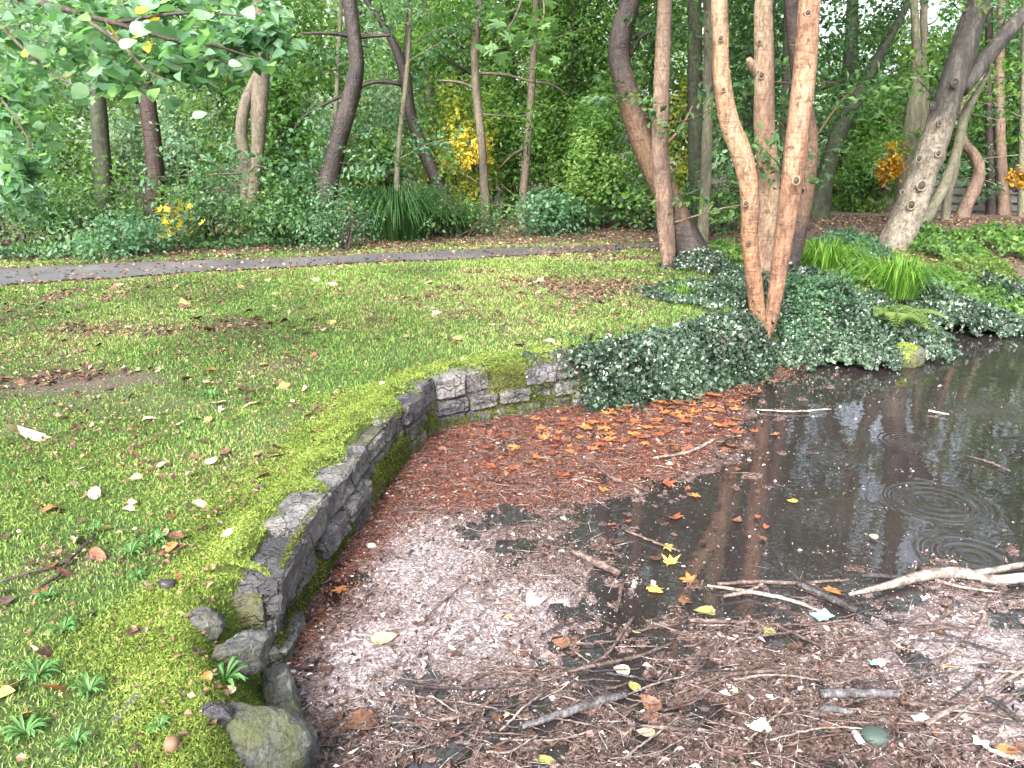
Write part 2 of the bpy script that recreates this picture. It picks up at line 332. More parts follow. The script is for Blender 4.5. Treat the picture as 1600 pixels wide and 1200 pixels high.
# ------------------------------------------------------------------ pond outline and ground
edge_px = [(487, 1200), (470, 1140), (445, 1100), (428, 1050), (470, 950), (530, 860), (590, 770), (640, 710), (680, 672), (740, 660), (830, 645), (890, 635), (960, 626), (1080, 605),
           (1170, 582), (1200, 572), (1250, 562), (1290, 562), (1340, 575), (1400, 573), (1425, 560), (1415, 543), (1440, 518), (1480, 507), (1560, 492), (1600, 477)]
EDGE = np.array([G(x, y, WZ)[:2] for x, y in edge_px])
POND = np.vstack([EDGE, [(9, 10.6), (14, 11.5), (22, 11), (27, 7), (24, 2), (15, .2), (6, .9), (1.5, 1.45), (-.2, 1.5), (-.55, 1.75)]])
def pond_sd(x, y):
    """signed distance: negative inside the pond; also returns index of nearest edge"""
    x = np.asarray(x, float).ravel(); y = np.asarray(y, float).ravel()
    best = np.full(len(x), 1e9); bi = np.zeros(len(x), int); ins = np.zeros(len(x), bool)
    n = len(POND)
    for i in range(n):
        a = POND[i]; b = POND[(i + 1) % n]; ab = b - a
        tt = np.clip(((x - a[0]) * ab[0] + (y - a[1]) * ab[1]) / (ab @ ab), 0, 1)
        d = np.hypot(x - a[0] - tt * ab[0], y - a[1] - tt * ab[1])
        m = d < best; best[m] = d[m]; bi[m] = i
        cr = ((a[1] > y) != (b[1] > y)) & (x < (b[0] - a[0]) * (y - a[1]) / (b[1] - a[1] + 1e-12) + a[0]); ins ^= cr
    return np.where(ins, -best, best), bi
def ground_z(x, y):
    x = np.asarray(x, float); y = np.asarray(y, float); sh = x.shape
    d, bi = pond_sd(x, y); d = d.reshape(sh); bi = bi.reshape(sh)
    lawn = .05 * (fbm(x * .5, y * .5, 3) - .5) + .03 * (fbm(x * 3, y * 3, 5) - .5)
    lawn = lawn + .25 * smooth(12, 30, y) * (fbm(x * .3, y * .3, 9))
    lawn = lawn * smooth(-.2, .7, d) + .22 * smooth(3.6, 6, x) * smooth(.6, 3.0, d) * (1 - smooth(14, 20, y))
    near = (bi < 6) | (bi >= 33); wn = smooth(2.66, 2.3, y)          # the wall gives way to a sloping stony bank at its near end
    bw = np.where(near, .05 + .29 * wn, np.where(bi < 14, .05, .75)); off = np.where(near, .05 - .07 * wn, np.where(bi < 14, .05, -.02))
    t = smooth(0, 1, (d - off) / bw)
    z = (WZ - .05) * (1 - t) + lawn * t
    bed = WZ - .05 - .24 * smooth(0, .5, -d)
    return np.where(d > off, z, bed)
def gz(x, y): return float(ground_z(np.array([x]), np.array([y]))[0])

PATH_T = [G(x, y)[:2] for x, y in [(-160, 428), (0, 420), (160, 412), (400, 405), (600, 398), (800, 388), (930, 384), (1040, 379), (1150, 374)]]
PATH_B = [G(x, y)[:2] for x, y in [(-160, 458), (0, 446), (100, 438), (250, 429), (420, 419), (600, 410), (800, 400), (950, 391), (1080, 383)]]
PATH_MID = np.array([(a + b) / 2 for a, b in zip(PATH_T, PATH_B)]); PATH_HW = np.array([np.linalg.norm(a - b) / 2 for a, b in zip(PATH_T, PATH_B)])
PT = spline(np.array(PATH_T), 60); PB = spline(np.array(PATH_B), 60)
def path_in(x, y):
    """distance outside the path strip (negative on it)"""
    xx = np.asarray(x, float)
    yb = np.interp(xx, PB[:, 0], PB[:, 1]); yt = np.interp(xx, PT[:, 0], PT[:, 1])
    return np.maximum(yb - y, np.asarray(y) - yt)
def blob(x, y, lst):
    r = np.zeros(np.shape(x))
    for (px, py, rx, ry, wt) in lst:
        c_ = G(px, py); r = np.maximum(r, wt * np.exp(-((x - c_[0]) / rx) ** 2 - ((y - c_[1]) / ry) ** 2))
    return r
MUD = [(140, 592, .55, .32, 1.1), (110, 465, 1.0, .5, .9), (20, 480, .7, .5, .5), (390, 510, .5, .4, .8), (230, 515, .6, .4, .55), (900, 445, 1.4, 1.0, 1.0), (1000, 400, 2.2, .9, 1.1), (830, 470, .6, .4, .6),
       (1300, 372, 3, 2.2, 1.2), (1500, 395, 3, 1.5, 1.0), (1620, 420, 3, 2.5, 1.1), (1480, 430, 2, 1.5, .8), (760, 378, 2.2, .6, .9), (560, 380, 1.6, .5, .6), (100, 398, 2.6, .7, .75), (350, 388, 2.4, .7, .8), (600, 380, 2.2, .8, .85), (850, 372, 2.2, .9, .9), (375, 1015, .12, .09, .9), (100, 885, .14, .1, .6), (300, 560, .25, .15, .4), (420, 570, .3, .2, .4), (620, 470, .5, .4, .5), (250, 640, .2, .15, .4), (470, 760, .14, .12, .35)]
def mud_f(x, y):
    m = blob(x, y, MUD) * (-.15 + 2.0 * fbm(x * 3.2, y * 3.2, 21, 5))
    m = m + .62 * smooth(.15, .8, y - np.interp(x, PT[:, 0], PT[:, 1])) * (.4 + 1.0 * fbm(x * 2, y * 2, 63)) * (y > 5)
    m = m + .5 * smooth(.55, .72, fbm(x * 1.6, y * 1.6, 40)) * smooth(3, 5, y)
    m = m + smooth(12.6, 14, y) * .7
    pi_ = path_in(x, y); m = m * .85; m = np.maximum(m, smooth(.5, .0, pi_) * .9 * (.5 + fbm(x * 3, y * 3, 61)))
    return np.clip(m, 0, 1)
def moss_f(x, y, d):
    m = smooth(.6, .08, d) * (.3 + 1.2 * fbm(x * 2.2, y * 2.2, 31))
    m = m * smooth(3.0, 1.6, -x) + .3 * smooth(.5, .66, fbm(x * .9 + 4, y * .9, 33)) * smooth(9, 4, y)
    m = m + blob(x, y, [(310, 960, .25, .3, .8), (470, 770, .22, .4, .6), (560, 640, .3, .3, .5)])
    return np.clip(m, 0, 1) * (x < 1.2)

def axis(segs):
    out = []
    for a, b, st in segs: out.append(np.arange(a, b, st))
    return np.concatenate(out)
gx = axis([(-60, -14, 2.0), (-14, -3, .25), (-3, 4.6, .042), (4.6, 12, .16), (12, 61, 1.5)])
gy = axis([(-8, 1, .6), (1, 7.4, .042), (7.4, 14, .11), (14, 60, .8), (60, 181, 6)])
X, Y = np.meshgrid(gx, gy); Z = ground_z(X, Y)
ny, nx = X.shape
i0 = (np.arange(ny - 1)[:, None] * nx + np.arange(nx - 1)[None]).ravel()
Q = np.stack([i0, i0 + 1, i0 + nx + 1, i0 + nx], -1)
D0 = pond_sd(X, Y)[0].reshape(X.shape)
m, t, o = nodes('lawn_soil')
v = coords(t, world=True)
nn = noise(t, 3, 6, .6, v); nf = noise(t, 70, 4, .7, v)
cg = ramp(t, nf, [(.3, (.025, .05, .01)), (.5, (.06, .11, .02)), (.7, (.1, .16, .035))])
cm = ramp(t, nf, [(.3, (.05, .035, .026)), (.5, (.12, .085, .066)), (.72, (.22, .17, .14))])
cmo = ramp(t, nf, [(.3, (.05, .085, .01)), (.55, (.12, .18, .018)), (.75, (.2, .28, .035))])
c = mixc(t, attr(t, 'moss'), cg, cmo); c = mixc(t, attr(t, 'mud'), c, cm)
bed = attr(t, 'bed'); c = mixc(t, bed, c, ramp(t, noise(t, 7, 5, .6, v), [(.35, (.02, .014, .011)), (.55, (.05, .03, .022)), (.7, (.1, .055, .035))]))
b = N(t, 'ShaderNodeBsdfPrincipled', Roughness=.85); t.links.new(c, b.inputs['Base Color']); t.links.new(bumpn(t, mathn(t, 'ADD', nf, mathn(t, 'MULTIPLY', noise(t, 260, 3, .7, v), .5)), 1.0, .03), b.inputs['Normal']); t.links.new(b.outputs[0], o.inputs[0])
M['ground'] = m
mb = MB(); mb.add(np.stack([X, Y, Z], -1).reshape(-1, 3), Q)
mb.obj('lawn', M['ground'], kind='structure', extra={'mud': mud_f(X, Y).ravel(), 'moss': moss_f(X, Y, D0).ravel(), 'bed': smooth(.05, -.02, D0).ravel()})

# path
m, t, o = nodes('path_tarmac'); v = coords(t, world=True)
n1 = noise(t, 1.2, 5, .6, v); n2 = noise(t, 90, 3, .6, v)
c = mixc(t, ramp(t, n1, [(.35, (0, 0, 0)), (.65, (1, 1, 1))]), (.07, .068, .075), (.135, .13, .14))
c = mixc(t, mathn(t, 'MULTIPLY', ramp(t, n2, [(.4, (0, 0, 0)), (.6, (1, 1, 1))]), .5), c, (.06, .055, .055))
c = mixc(t, ramp(t, noise(t, 2.6, 5, .65, v), [(.56, (0, 0, 0)), (.68, (.8, .8, .8))]), c, (.075, .055, .042))
b = N(t, 'ShaderNodeBsdfPrincipled', Roughness=.45); t.links.new(c, b.inputs['Base Color']); t.links.new(bumpn(t, n2, .5, .01), b.inputs['Normal']); t.links.new(b.outputs[0], o.inputs[0])
mb = MB(); n = 90; k = 7
pt = spline(np.array(PATH_T), n); pb = spline(np.array(PATH_B), n)
V = []
for i in range(n):
    e1 = .22 * (fbm(np.array([i * .35]), np.array([1.]), 71)[0] - .5); e2 = .22 * (fbm(np.array([i * .35]), np.array([5.]), 72)[0] - .5)
    for j in range(k):
        f = -e1 + (1 + e1 + e2) * j / (k - 1); q = pb[i] * (1 - f) + pt[i] * f; V.append((q[0], q[1], 0))
V = np.array(V); V[:, 2] = ground_z(V[:, 0], V[:, 1]) + .012
i0 = (np.arange(n - 1)[:, None] * k + np.arange(k - 1)[None]).ravel()
mb.add(V, np.stack([i0, i0 + k, i0 + k + 1, i0 + 1], -1)[:, ::-1]); mb.obj('path', m, kind='structure')

# ------------------------------------------------------------------ water
RIPPLES = [(1463, 785, .034, .34, 1.3), (1230, 620, .02, .25, .35), (800, 828, .02, .12, 1.0), (755, 1075, .008, .07, .8), (1420, 690, .02, .22, .3), (900, 925, .01, .08, .7), (1520, 870, .034, .3, .9), (1100, 745, .015, .16, .3), (1300, 720, .02, .2, .3), (1550, 640, .02, .3, .4)]
m, t, o = nodes('pond_water'); v = coords(t, world=True)
h = mathn(t, 'MULTIPLY', noise(t, 3.2, 3, .5, coords(t, (.8, 1.4, 1), True)), .5)
h = mathn(t, 'ADD', h, mathn(t, 'MULTIPLY', noise(t, 17, 2, .5, v), .09))
for (px, py, wl, rr, amp) in RIPPLES:
    c0 = G(px, py, WZ); dn = N(t, 'ShaderNodeVectorMath', operation='DISTANCE'); t.links.new(v, dn.inputs[0]); dn.inputs[1].default_value = tuple(c0)
    r_ = dn.outputs['Value']
    sn = mathn(t, 'SINE', mathn(t, 'MULTIPLY', r_, 2 * math.pi / (wl * 2)))
    en = mathn(t, 'SUBTRACT', 1.0, mathn(t, 'DIVIDE', r_, rr), True)
    h = mathn(t, 'ADD', h, mathn(t, 'MULTIPLY', mathn(t, 'MULTIPLY', sn, en), amp * .6))
bn = bumpn(t, h, .4, .01)
fr = N(t, 'ShaderNodeFresnel', IOR=2.0); t.links.new(bn, fr.inputs['Normal'])
gl = N(t, 'ShaderNodeBsdfGlossy', Roughness=.015); t.links.new(bn, gl.inputs['Normal'])
tp = N(t, 'ShaderNodeBsdfTransparent'); tp.inputs[0].default_value = (.5, .42, .38, 1)
mu = N(t, 'ShaderNodeBsdfDiffuse'); t.links.new(ramp(t, noise(t, .8, 3, .5, v), [(.3, (.065, .052, .054)), (.7, (.11, .09, .092))]), mu.inputs[0])
m1 = N(t, 'ShaderNodeMixShader'); m1.inputs[0].default_value = .24; t.links.new(tp.outputs[0], m1.inputs[1]); t.links.new(mu.outputs[0], m1.inputs[2])
m2 = N(t, 'ShaderNodeMixShader'); t.links.new(fr.outputs[0], m2.inputs[0]); t.links.new(m1.outputs[0], m2.inputs[1]); t.links.new(gl.outputs[0], m2.inputs[2]); t.links.new(m2.outputs[0], o.inputs[0])
M['water'] = m
mb = MB(); mb.add([(-1.6, .6, WZ), (40, -1, WZ), (40, 14, WZ), (-1.6, 14, WZ)], [(0, 1, 2, 3)])
# keep the sheet inside the pond's surroundings: a fan over the pond outline pushed 10 cm into the banks
import mathutils
def pond_poly(grow):
    a = POND; pr = np.roll(a, 1, 0); nx_ = np.roll(a, -1, 0); tg = unit(nx_ - pr); nrm = np.stack([-tg[:, 1], tg[:, 0]], 1)
    area = ((a[:, 0] * nx_[:, 1]) - (nx_[:, 0] * a[:, 1])).sum(); return a - nrm * grow * (1 if area > 0 else -1)
pp = pond_poly(.06)
tris = mathutils.geometry.tessellate_polygon([[Vector((q[0], q[1], 0)) for q in pp]])
mb = MB(); tr = np.array(tris)
V = np.c_[pp, np.full(len(pp), WZ)]
nz = np.cross(V[tr[:, 1]] - V[tr[:, 0]], V[tr[:, 2]] - V[tr[:, 0]])[:, 2]; tr[nz < 0] = tr[nz < 0][:, ::-1]
mb.add(V, None, tr); mb.obj('pond_water', M['water'], kind='structure')

# ------------------------------------------------------------------ retaining wall
wall_pts = EDGE[3:15]
seg = np.linalg.norm(np.diff(wall_pts, axis=0), axis=1); cum = np.concatenate([[0], np.cumsum(seg)])
def along(s):
    i = int(np.clip(np.searchsorted(cum, s) - 1, 0, len(seg) - 1)); f = (s - cum[i]) / seg[i]
    p_ = wall_pts[i] * (1 - f) + wall_pts[i + 1] * f; tg = (wall_pts[i + 1] - wall_pts[i]) / seg[i]
    return p_, tg, np.array((tg[1], -tg[0]))           # normal towards the pond
S_CORNER = cum[5]; S_IVY = cum[8] + .05; S_END = cum[-1]
wall = thing('stone_retaining_wall', 'low grey stone wall with mossy foot holding the lawn above the pond', 'wall', (*wall_pts[5], WZ))
mb = MB()                                            # the core the stones are set in
ring = []
for s_ in np.linspace(0, S_END, 60):
    p_, tg, nr = along(s_)
    for dd, zz in ((-.015, -.62), (-.015, -.035), (-.16, -.035), (-.16, -.62)): ring.append((*(p_ + nr * dd), zz))
n = 60; i0 = (np.arange(n - 1)[:, None] * 4 + np.arange(4)[None]); i1 = (np.arange(n - 1)[:, None] * 4 + (np.arange(4) + 1)[None] % 4)
Qw = np.stack([i0, i1, i1 + 4, i0 + 4], -1).reshape(-1, 4)
mb.add(ring, np.vstack([Qw, [(3, 2, 1, 0)], [(n * 4 - 4, n * 4 - 3, n * 4 - 2, n * 4 - 1)]])); mb.obj('wall_core', M['mortar'], wall, False)
def rough_block(seed, mat, jit=.06):
    rs = np.random.RandomState(seed); bm = bmesh.new(); bmesh.ops.create_cube(bm, size=1)
    bmesh.ops.bevel(bm, geom=bm.edges[:], offset=.07, segments=1, affect='EDGES'); bmesh.ops.subdivide_edges(bm, edges=bm.edges[:], cuts=2, use_grid_fill=True)
    for v_ in bm.verts:
        c_ = v_.co; k_ = fbm(np.array([c_.x * 3 + seed * 5 + c_.y]), np.array([c_.z * 3 + c_.y * 2]), seed)[0] - .5; sl = math.floor(c_.z * 5 + c_.x * 1.3 + seed) * 7919 % 13 / 13 - .5
        c_ += Vector(rs.uniform(-jit, jit, 3)) * .5; c_.y += k_ * .16 + sl * .07; c_.z += k_ * .1 * (1 if c_.z > 0 else -1); c_.x *= 1 + k_ * .12
    me = bpy.data.meshes.new('stone'); bm.to_mesh(me); bm.free(); me.materials.append(mat); return me
STONES = [rough_block(i, M['stone'] if i % 3 else M['stone2']) for i in range(9)]
rs = np.random.RandomState(4)
courses = [(-.15, .01), (-.27, -.155), (-.46, -.275)]
for ci, (z0, z1) in enumerate(courses):
    s_ = .0
    while s_ < S_IVY:
        ln = rs.uniform(.2, .44) if s_ < S_CORNER else rs.uniform(.18, .3)
        if s_ < S_CORNER < s_ + ln + .1: ln = S_CORNER - s_
        p_, tg, nr = along(min(s_ + ln / 2, S_IVY)); a_, _, _ = along(s_); b_, _, _ = along(min(s_ + ln, S_END)); tg = unit(b_ - a_); nr = np.array((tg[1], -tg[0])); p_ = (a_ + b_) / 2
        top = z1 + (rs.uniform(-.065, .03) if ci == 0 else 0); hh = top - z0
        dep = .19; pos = p_ - nr * (dep / 2 - .012 - rs.uniform(-.02, .05))
        if not (ci == 0 and abs(s_ - S_CORNER - .12) < .1):       # one coping stone is missing by the corner
            put('stone', STONES[rs.randint(9)], (*pos, (z0 + top) / 2), (rs.uniform(-.05, .05), rs.uniform(-.05, .05), math.atan2(tg[1], tg[0]) + rs.uniform(-.05, .05)),
                (ln * .91, dep * rs.uniform(.9, 1.1), hh * .9), wall)
        s_ += ln
# moss on the wall face and hanging over the coping
rs = np.random.RandomState(8); n = 46000
ss = rs.uniform(0, S_IVY + .1, n); zz = rs.uniform(-.37, .03, n)
PA = np.array([along(q)[0] for q in ss]); NR = np.array([along(q)[2] for q in ss])
nz = fbm(ss * 5, zz * 7, 55)
lim = -.19 + .08 * (fbm(ss * 3.0, ss * 0, 57) - .5) * 2
back = (ss > S_CORNER + .45) & (ss < S_CORNER + .8)
keep = ((zz < lim) & (nz > .27)) | (back & (nz > .34)) | ((zz > -.02) & (nz > .62)) | ((nz > .7) & (zz < -.12))
keep &= ~((ss > S_CORNER - .1) & (ss < S_CORNER + .4) & (zz > -.3) & (nz < .6))
C = np.c_[PA + NR * rs.uniform(.012, .04, n)[:, None], zz][keep]; n = keep.sum()
NN = np.c_[NR[keep], np.full(n, .5)] + rs.normal(size=(n, 3)) * .4; TT = np.tile((0, 0, -1.), (n, 1)) + rs.normal(size=(n, 3)) * .5
mb = MB(); L = rs.uniform(.008, .02, n); leaves(mb, C, L, L * .4, TT, unit(NN), np.clip(nz[keep] * .9 + rs.uniform(-.35, .3, n) + .1, 0, 1))
mb.obj('moss', M['wallmoss'], wall, kind='stuff')

# ------------------------------------------------------------------ grass, moss
def blades(mb, x, y, z, h, w_, rs, rnd, lean=.5):
    n = len(x); a = rs.uniform(0, 6.283, n); d = np.stack([np.cos(a), np.sin(a)], 1); l = rs.uniform(.1, 1, n) * lean
    b2 = rs.uniform(0, 6.283, n); sd = np.stack([np.cos(b2), np.sin(b2)], 1) * (w_ * .5)[:, None]
    base = np.c_[x, y, z - .004]; mid = base + np.c_[d * (h * l * .35)[:, None], h * .6]; tip = base + np.c_[d * (h * l * 1.25)[:, None], h * (1 - .35 * l)]
    S3 = np.c_[sd, np.zeros(n)]
    V = np.stack([base - S3, base + S3, mid - S3 * .8, mid + S3 * .8, tip], 1).reshape(-1, 3); b0 = np.arange(n) * 5
    mb.add(V, np.stack([b0, b0 + 1, b0 + 3, b0 + 2], -1), np.stack([b0 + 2, b0 + 3, b0 + 4], -1), np.repeat(rnd, 5))
def sector(n, r0, r1, rs, pw=1.0, a0=-.78, a1=.78):
    u = rs.uniform(0, 1, n); r = (r0 ** pw + u * (r1 ** pw - r0 ** pw)) ** (1 / pw); a = rs.uniform(a0, a1, n)
    return r * np.sin(a), r * np.cos(a), r
rs = np.random.RandomState(11)
x, y, r = sector(330000, 1.5, 13.8, rs, .75, -.82, .55)
d = pond_sd(x, y)[0]; mu_ = mud_f(x, y); mo = moss_f(x, y, d)
dens = (1 - .75 * smooth(.4, .95, mu_)) * (1 - .8 * smooth(.3, .8, mo)) * smooth(.05, .16, d) * (path_in(x, y) > .03)
dens *= 1 - .9 * smooth(1.0, 3.2, x) * smooth(9.2, 7.5, y) * (d < 2.2)
keep = rs.uniform(0, 1, len(x)) < dens
x, y, r, mo, mu_ = (q[keep] for q in (x, y, r, mo, mu_))
tall = fbm(x * 1.7, y * 1.7, 91); hue = fbm(x * .8, y * .8, 93)
h = (.013 + .03 * tall * rs.uniform(.3, 1.3, len(x))) * (1 + .05 * r) * (1 - .4 * mo) * (1 - .4 * mu_); w_ = (.0022 + .0009 * r) * rs.uniform(.7, 1.3, len(x))
mb = MB(); blades(mb, x, y, ground_z(x, y), h, w_, rs, np.clip(.12 + 1.2 * (hue - .5) + .45 + rs.uniform(-.3, .35, len(x)) + .2 * mu_, 0, 1), 1.0)
mb.obj('grass', M['grass'], kind='stuff')
rs = np.random.RandomState(12)
x, y, r = sector(900000, 1.5, 9, rs, .7, -.8, .3)
d = pond_sd(x, y)[0]; mo = moss_f(x, y, d) * (1 - mud_f(x, y)); mo = np.maximum(mo, smooth(.3, .2, d) * .9 * (x < .5))
keep = (rs.uniform(0, 1, len(x)) < smooth(.18, .7, mo)) & (d > .0 + .115 * smooth(.4, .62, fbm(x * 5, y * 5, 18)) * (y > 2.6))
x, y, r, d = x[keep], y[keep], r[keep], d[keep]; z = ground_z(x, y); cush = fbm(x * 9, y * 9, 14); bi_ = pond_sd(x, y)[1]; z = np.where((d < .24) & (bi_ < 14) & (y > 2.62), np.maximum(z, -.02 + (.03 + .04 * cush) * smooth(-.01, .07, d - .115 * smooth(.4, .62, fbm(x * 5, y * 5, 18)))), z) + .012 * cush
n = len(x); L = rs.uniform(.009, .02, n) * (.7 + .13 * r)
mb = MB(); leaves(mb, np.c_[x, y, z + .002 + L * .3], L, L * .28, rs.normal(size=(n, 3)) * (1, 1, .6) + (0, 0, .8), unit(rs.normal(size=(n, 3)) + (0, -.2, .4)), np.clip(.1 + .8 * fbm(x * 6, y * 6, 15) + rs.uniform(-.3, .3, n), 0, 1))
mb.obj('moss', M['moss'], kind='stuff')

# ------------------------------------------------------------------ floating debris
def poly_sd(pts, x, y):
    best = np.full(x.shape, 1e9); ins = np.zeros(x.shape, bool); n = len(pts)
    for i in range(n):
        a = pts[i]; b = pts[(i + 1) % n]; ab = b - a; tt = np.clip(((x - a[0]) * ab[0] + (y - a[1]) * ab[1]) / (ab @ ab), 0, 1)
        best = np.minimum(best, np.hypot(x - a[0] - tt * ab[0], y - a[1] - tt * ab[1]))
        ins ^= ((a[1] > y) != (b[1] > y)) & (x < (b[0] - a[0]) * (y - a[1]) / (b[1] - a[1] + 1e-12) + a[0])
    return np.where(ins, best, -best)
def pxpoly(l): return np.array([G(a, b, WZ)[:2] for a, b in l])
SCUM = pxpoly([(400, 1090), (500, 930), (575, 810), (640, 770), (720, 780), (830, 800), (930, 850), (950, 900), (890, 960), (935, 1005), (1020, 1015), (1090, 985), (1180, 990), (1250, 965), (1330, 945), (1400, 925), (1480, 915), (1700, 905), (1750, 1260), (470, 1260)])
PALE = [(660, 890, .34, .5, 1.2), (710, 980, .45, .35, 1.2), (570, 1030, .26, .34, 1.1), (820, 940, .3, .25, 1.0), (1520, 1020, .42, .34, 1.25), (1590, 1110, .35, .25, 1.0), (1450, 975, .25, .2, .8)]
RED = pxpoly([(660, 668), (900, 630), (1080, 598), (1210, 566), (1300, 560), (1230, 600), (1160, 640), (1150, 690), (1085, 735), (1000, 765), (920, 785), (840, 795), (750, 805), (670, 815), (620, 850), (575, 900), (540, 950), (505, 1010), (470, 1060), (425, 1085), (415, 1050), (510, 870), (600, 740)])
def wb(x, y, lst):
    r_ = np.zeros(np.shape(x))
    for (px, py, rx, ry, wt) in lst:
        c_ = G(px, py, WZ); r_ = np.maximum(r_, wt * np.exp(-((x - c_[0]) / rx) ** 2 - ((y - c_[1]) / ry) ** 2))
    return r_
def scum_f(x, y):
    """cover of debris (above .5 = covered), paleness, redness"""
    s1 = poly_sd(SCUM, x, y); s2 = poly_sd(RED, x, y); pale = np.clip(wb(x, y, PALE), 0, 1)
    nz = fbm(x * 5.5, y * 5.5, 101, 5); nl = fbm(x * 1.8, y * 1.8, 103)
    hole = 1.15 * smooth(.55, .33, .55 * fbm(x * 4.2 + 9, y * 6.5, 105, 5) + .45 * fbm(x * 17, y * 21, 106, 4)) * (1 - .8 * pale)
    a = .5 + np.clip(s1 * 2.6, -1, .5) + (nz - .5) * 1.5 + (fbm(x * 24, y * 24, 108, 3) - .5) * .7 - hole
    b = .5 + np.clip(s2 * 2.6, -1, .3) + (nz - .5) * 1.6 + (nl - .5) * .5 - .05
    isl = smooth(.6, .78, fbm(x * 11, y * 13, 109, 5)) * .85 * smooth(-1.0, -.05, np.maximum(s1, s2))
    return np.maximum(np.maximum(a, b), isl), pale, np.clip(.5 + s2 * 5, 0, 1) * (1 - smooth(0, .3, s1 + .0) * .5)
sx = np.arange(-1.1, 4.4, .018); sy = np.arange(1.5, 7.6, .018); SX, SY = np.meshgrid(sx, sy)
cov, pale, red = scum_f(SX, SY); dS = pond_sd(SX, SY)[0].reshape(SX.shape)
cov = np.where(dS > .02, 0, cov)
SZ = WZ + .001 + np.clip((cov - .5) * .06, -.05, .009) + .05 * (fbm(SX * 13, SY * 13, 107, 5) - .42) * smooth(.5, .8, cov) * (1 - .7 * pale)
ny, nx = SX.shape; i0 = (np.arange(ny - 1)[:, None] * nx + np.arange(nx - 1)[None])
cm_ = cov > .5; qm = cm_[:-1, :-1] | cm_[1:, :-1] | cm_[:-1, 1:] | cm_[1:, 1:]
i0 = i0[qm].ravel(); Q = np.stack([i0, i0 + 1, i0 + nx + 1, i0 + nx], -1)
us = np.unique(Q); rem = np.full(ny * nx, -1); rem[us] = np.arange(len(us))
m, t, o = nodes('floating_debris_mat'); v = coords(t, world=True)
n1 = noise(t, 55, 5, .75, v); n2 = noise(t, 8, 4, .6, v); vo = N(t, 'ShaderNodeTexVoronoi', Scale=95); t.links.new(v, vo.inputs[0])
cb = ramp(t, n1, [(.36, (.012, .007, .006)), (.48, (.07, .036, .028)), (.58, (.16, .095, .078)), (.7, (.34, .26, .235))])
cp = ramp(t, n1, [(.34, (.05, .036, .038)), (.45, (.18, .148, .156)), (.57, (.31, .275, .29)), (.7, (.5, .47, .49))])  # pale chaff, with the lilac sky sheen of the wet mat coloured in
cr = ramp(t, n1, [(.34, (.02, .008, .006)), (.48, (.08, .025, .016)), (.6, (.17, .055, .03)), (.72, (.3, .14, .08))])
c = mixc(t, attr(t, 'pale'), cb, cp); c = mixc(t, attr(t, 'red'), c, cr)
c = mixc(t, mathn(t, 'MULTIPLY', ramp(t, n2, [(.5, (0, 0, 0)), (.7, (1, 1, 1))]), .5), c, mixc(t, 1.0, c, (.45, .4, .38), 'MULTIPLY'))
b = N(t, 'ShaderNodeBsdfPrincipled', Roughness=.2); b.inputs['Specular IOR Level'].default_value = 1.0; film = mathn(t, 'MULTIPLY', ramp(t, noise(t, 2.4, 5, .6, v), [(.5, (0, 0, 0)), (.6, (1, 1, 1))]), attr(t, 'pale')); t.links.new(mathn(t, 'SUBTRACT', .28, mathn(t, 'MULTIPLY', film, .2)), b.inputs['Roughness']); t.links.new(c, b.inputs['Base Color'])
bm_ = N(t, 'ShaderNodeBump', Distance=.02); t.links.new(mathn(t, 'ADD', n1, mathn(t, 'MULTIPLY', vo.outputs['Distance'], .6)), bm_.inputs['Height']); t.links.new(mathn(t, 'SUBTRACT', 1.0, mathn(t, 'MULTIPLY', film, .8)), bm_.inputs['Strength']); t.links.new(bm_.outputs[0], b.inputs['Normal']); t.links.new(b.outputs[0], o.inputs[0])
mb = MB(); mb.add(np.stack([SX, SY, SZ], -1).reshape(-1, 3)[us], rem[Q]); mb.obj('floating_debris', m, kind='stuff', extra={'pale': pale.ravel()[us], 'red': red.ravel()[us]})
def scum_z(x, y):
    i = np.clip(((np.asarray(x) + 1.1) / .018).astype(int), 0, len(sx) - 1); j = np.clip(((np.asarray(y) - 1.5) / .018).astype(int), 0, len(sy) - 1)
    return np.maximum(SZ[j, i], WZ + .002)
# chips, seeds and crumbs lying on the mat and specks on open water
rs = np.random.RandomState(21); n = 190000
x, y, r = sector(n, 1.9, 7.3, rs, .5, -.45, .75); d = pond_sd(x, y)[0]; cov, pale, red = scum_f(x, y)
keep = (d < -.005) & (rs.uniform(0, 1, n) < np.where(cov > .47, 1.0 - .45 * pale * smooth(.45, .6, fbm(x * 2.6, y * 2.6, 29)), .05 + .6 * smooth(.12, .47, cov)))
x, y, r, cov, pale, red = (q[keep] for q in (x, y, r, cov, pale, red)); n = len(x)
L = rs.uniform(.003, .011, n) * (.6 + .16 * r) * np.where(rs.uniform(0, 1, n) < .1, rs.uniform(1.6, 3.2, n), 1) * (1 + .5 * red); L = np.where(cov < .45, L * .75, L)
tone = np.clip(.22 + .42 * pale + rs.normal(0, .27, n) + .5 * (fbm(x * 9, y * 9, 23) - .5), 0, 1); tone = np.where(cov < .45, np.clip(tone + .35, 0, 1), tone)
M['chips'] = plain_mat('debris_chips', [(0, g(.012, .008, .007)), (.25, g(.08, .046, .037)), (.52, g(.2, .145, .13)), (.8, g(.4, .345, .335)), (1, g(.72, .68, .65))], 30, .2, 0, 1.0, world=True, useattr=True)
M['redbits'] = plain_mat('debris_leaf_bits', [(0, g(.025, .01, .008)), (.35, g(.1, .03, .02)), (.7, g(.25, .08, .035)), (1, g(.42, .2, .1))], 30, .3, 0, .5, world=True, useattr=True)
isr = rs.uniform(0, 1, n) < red * .85
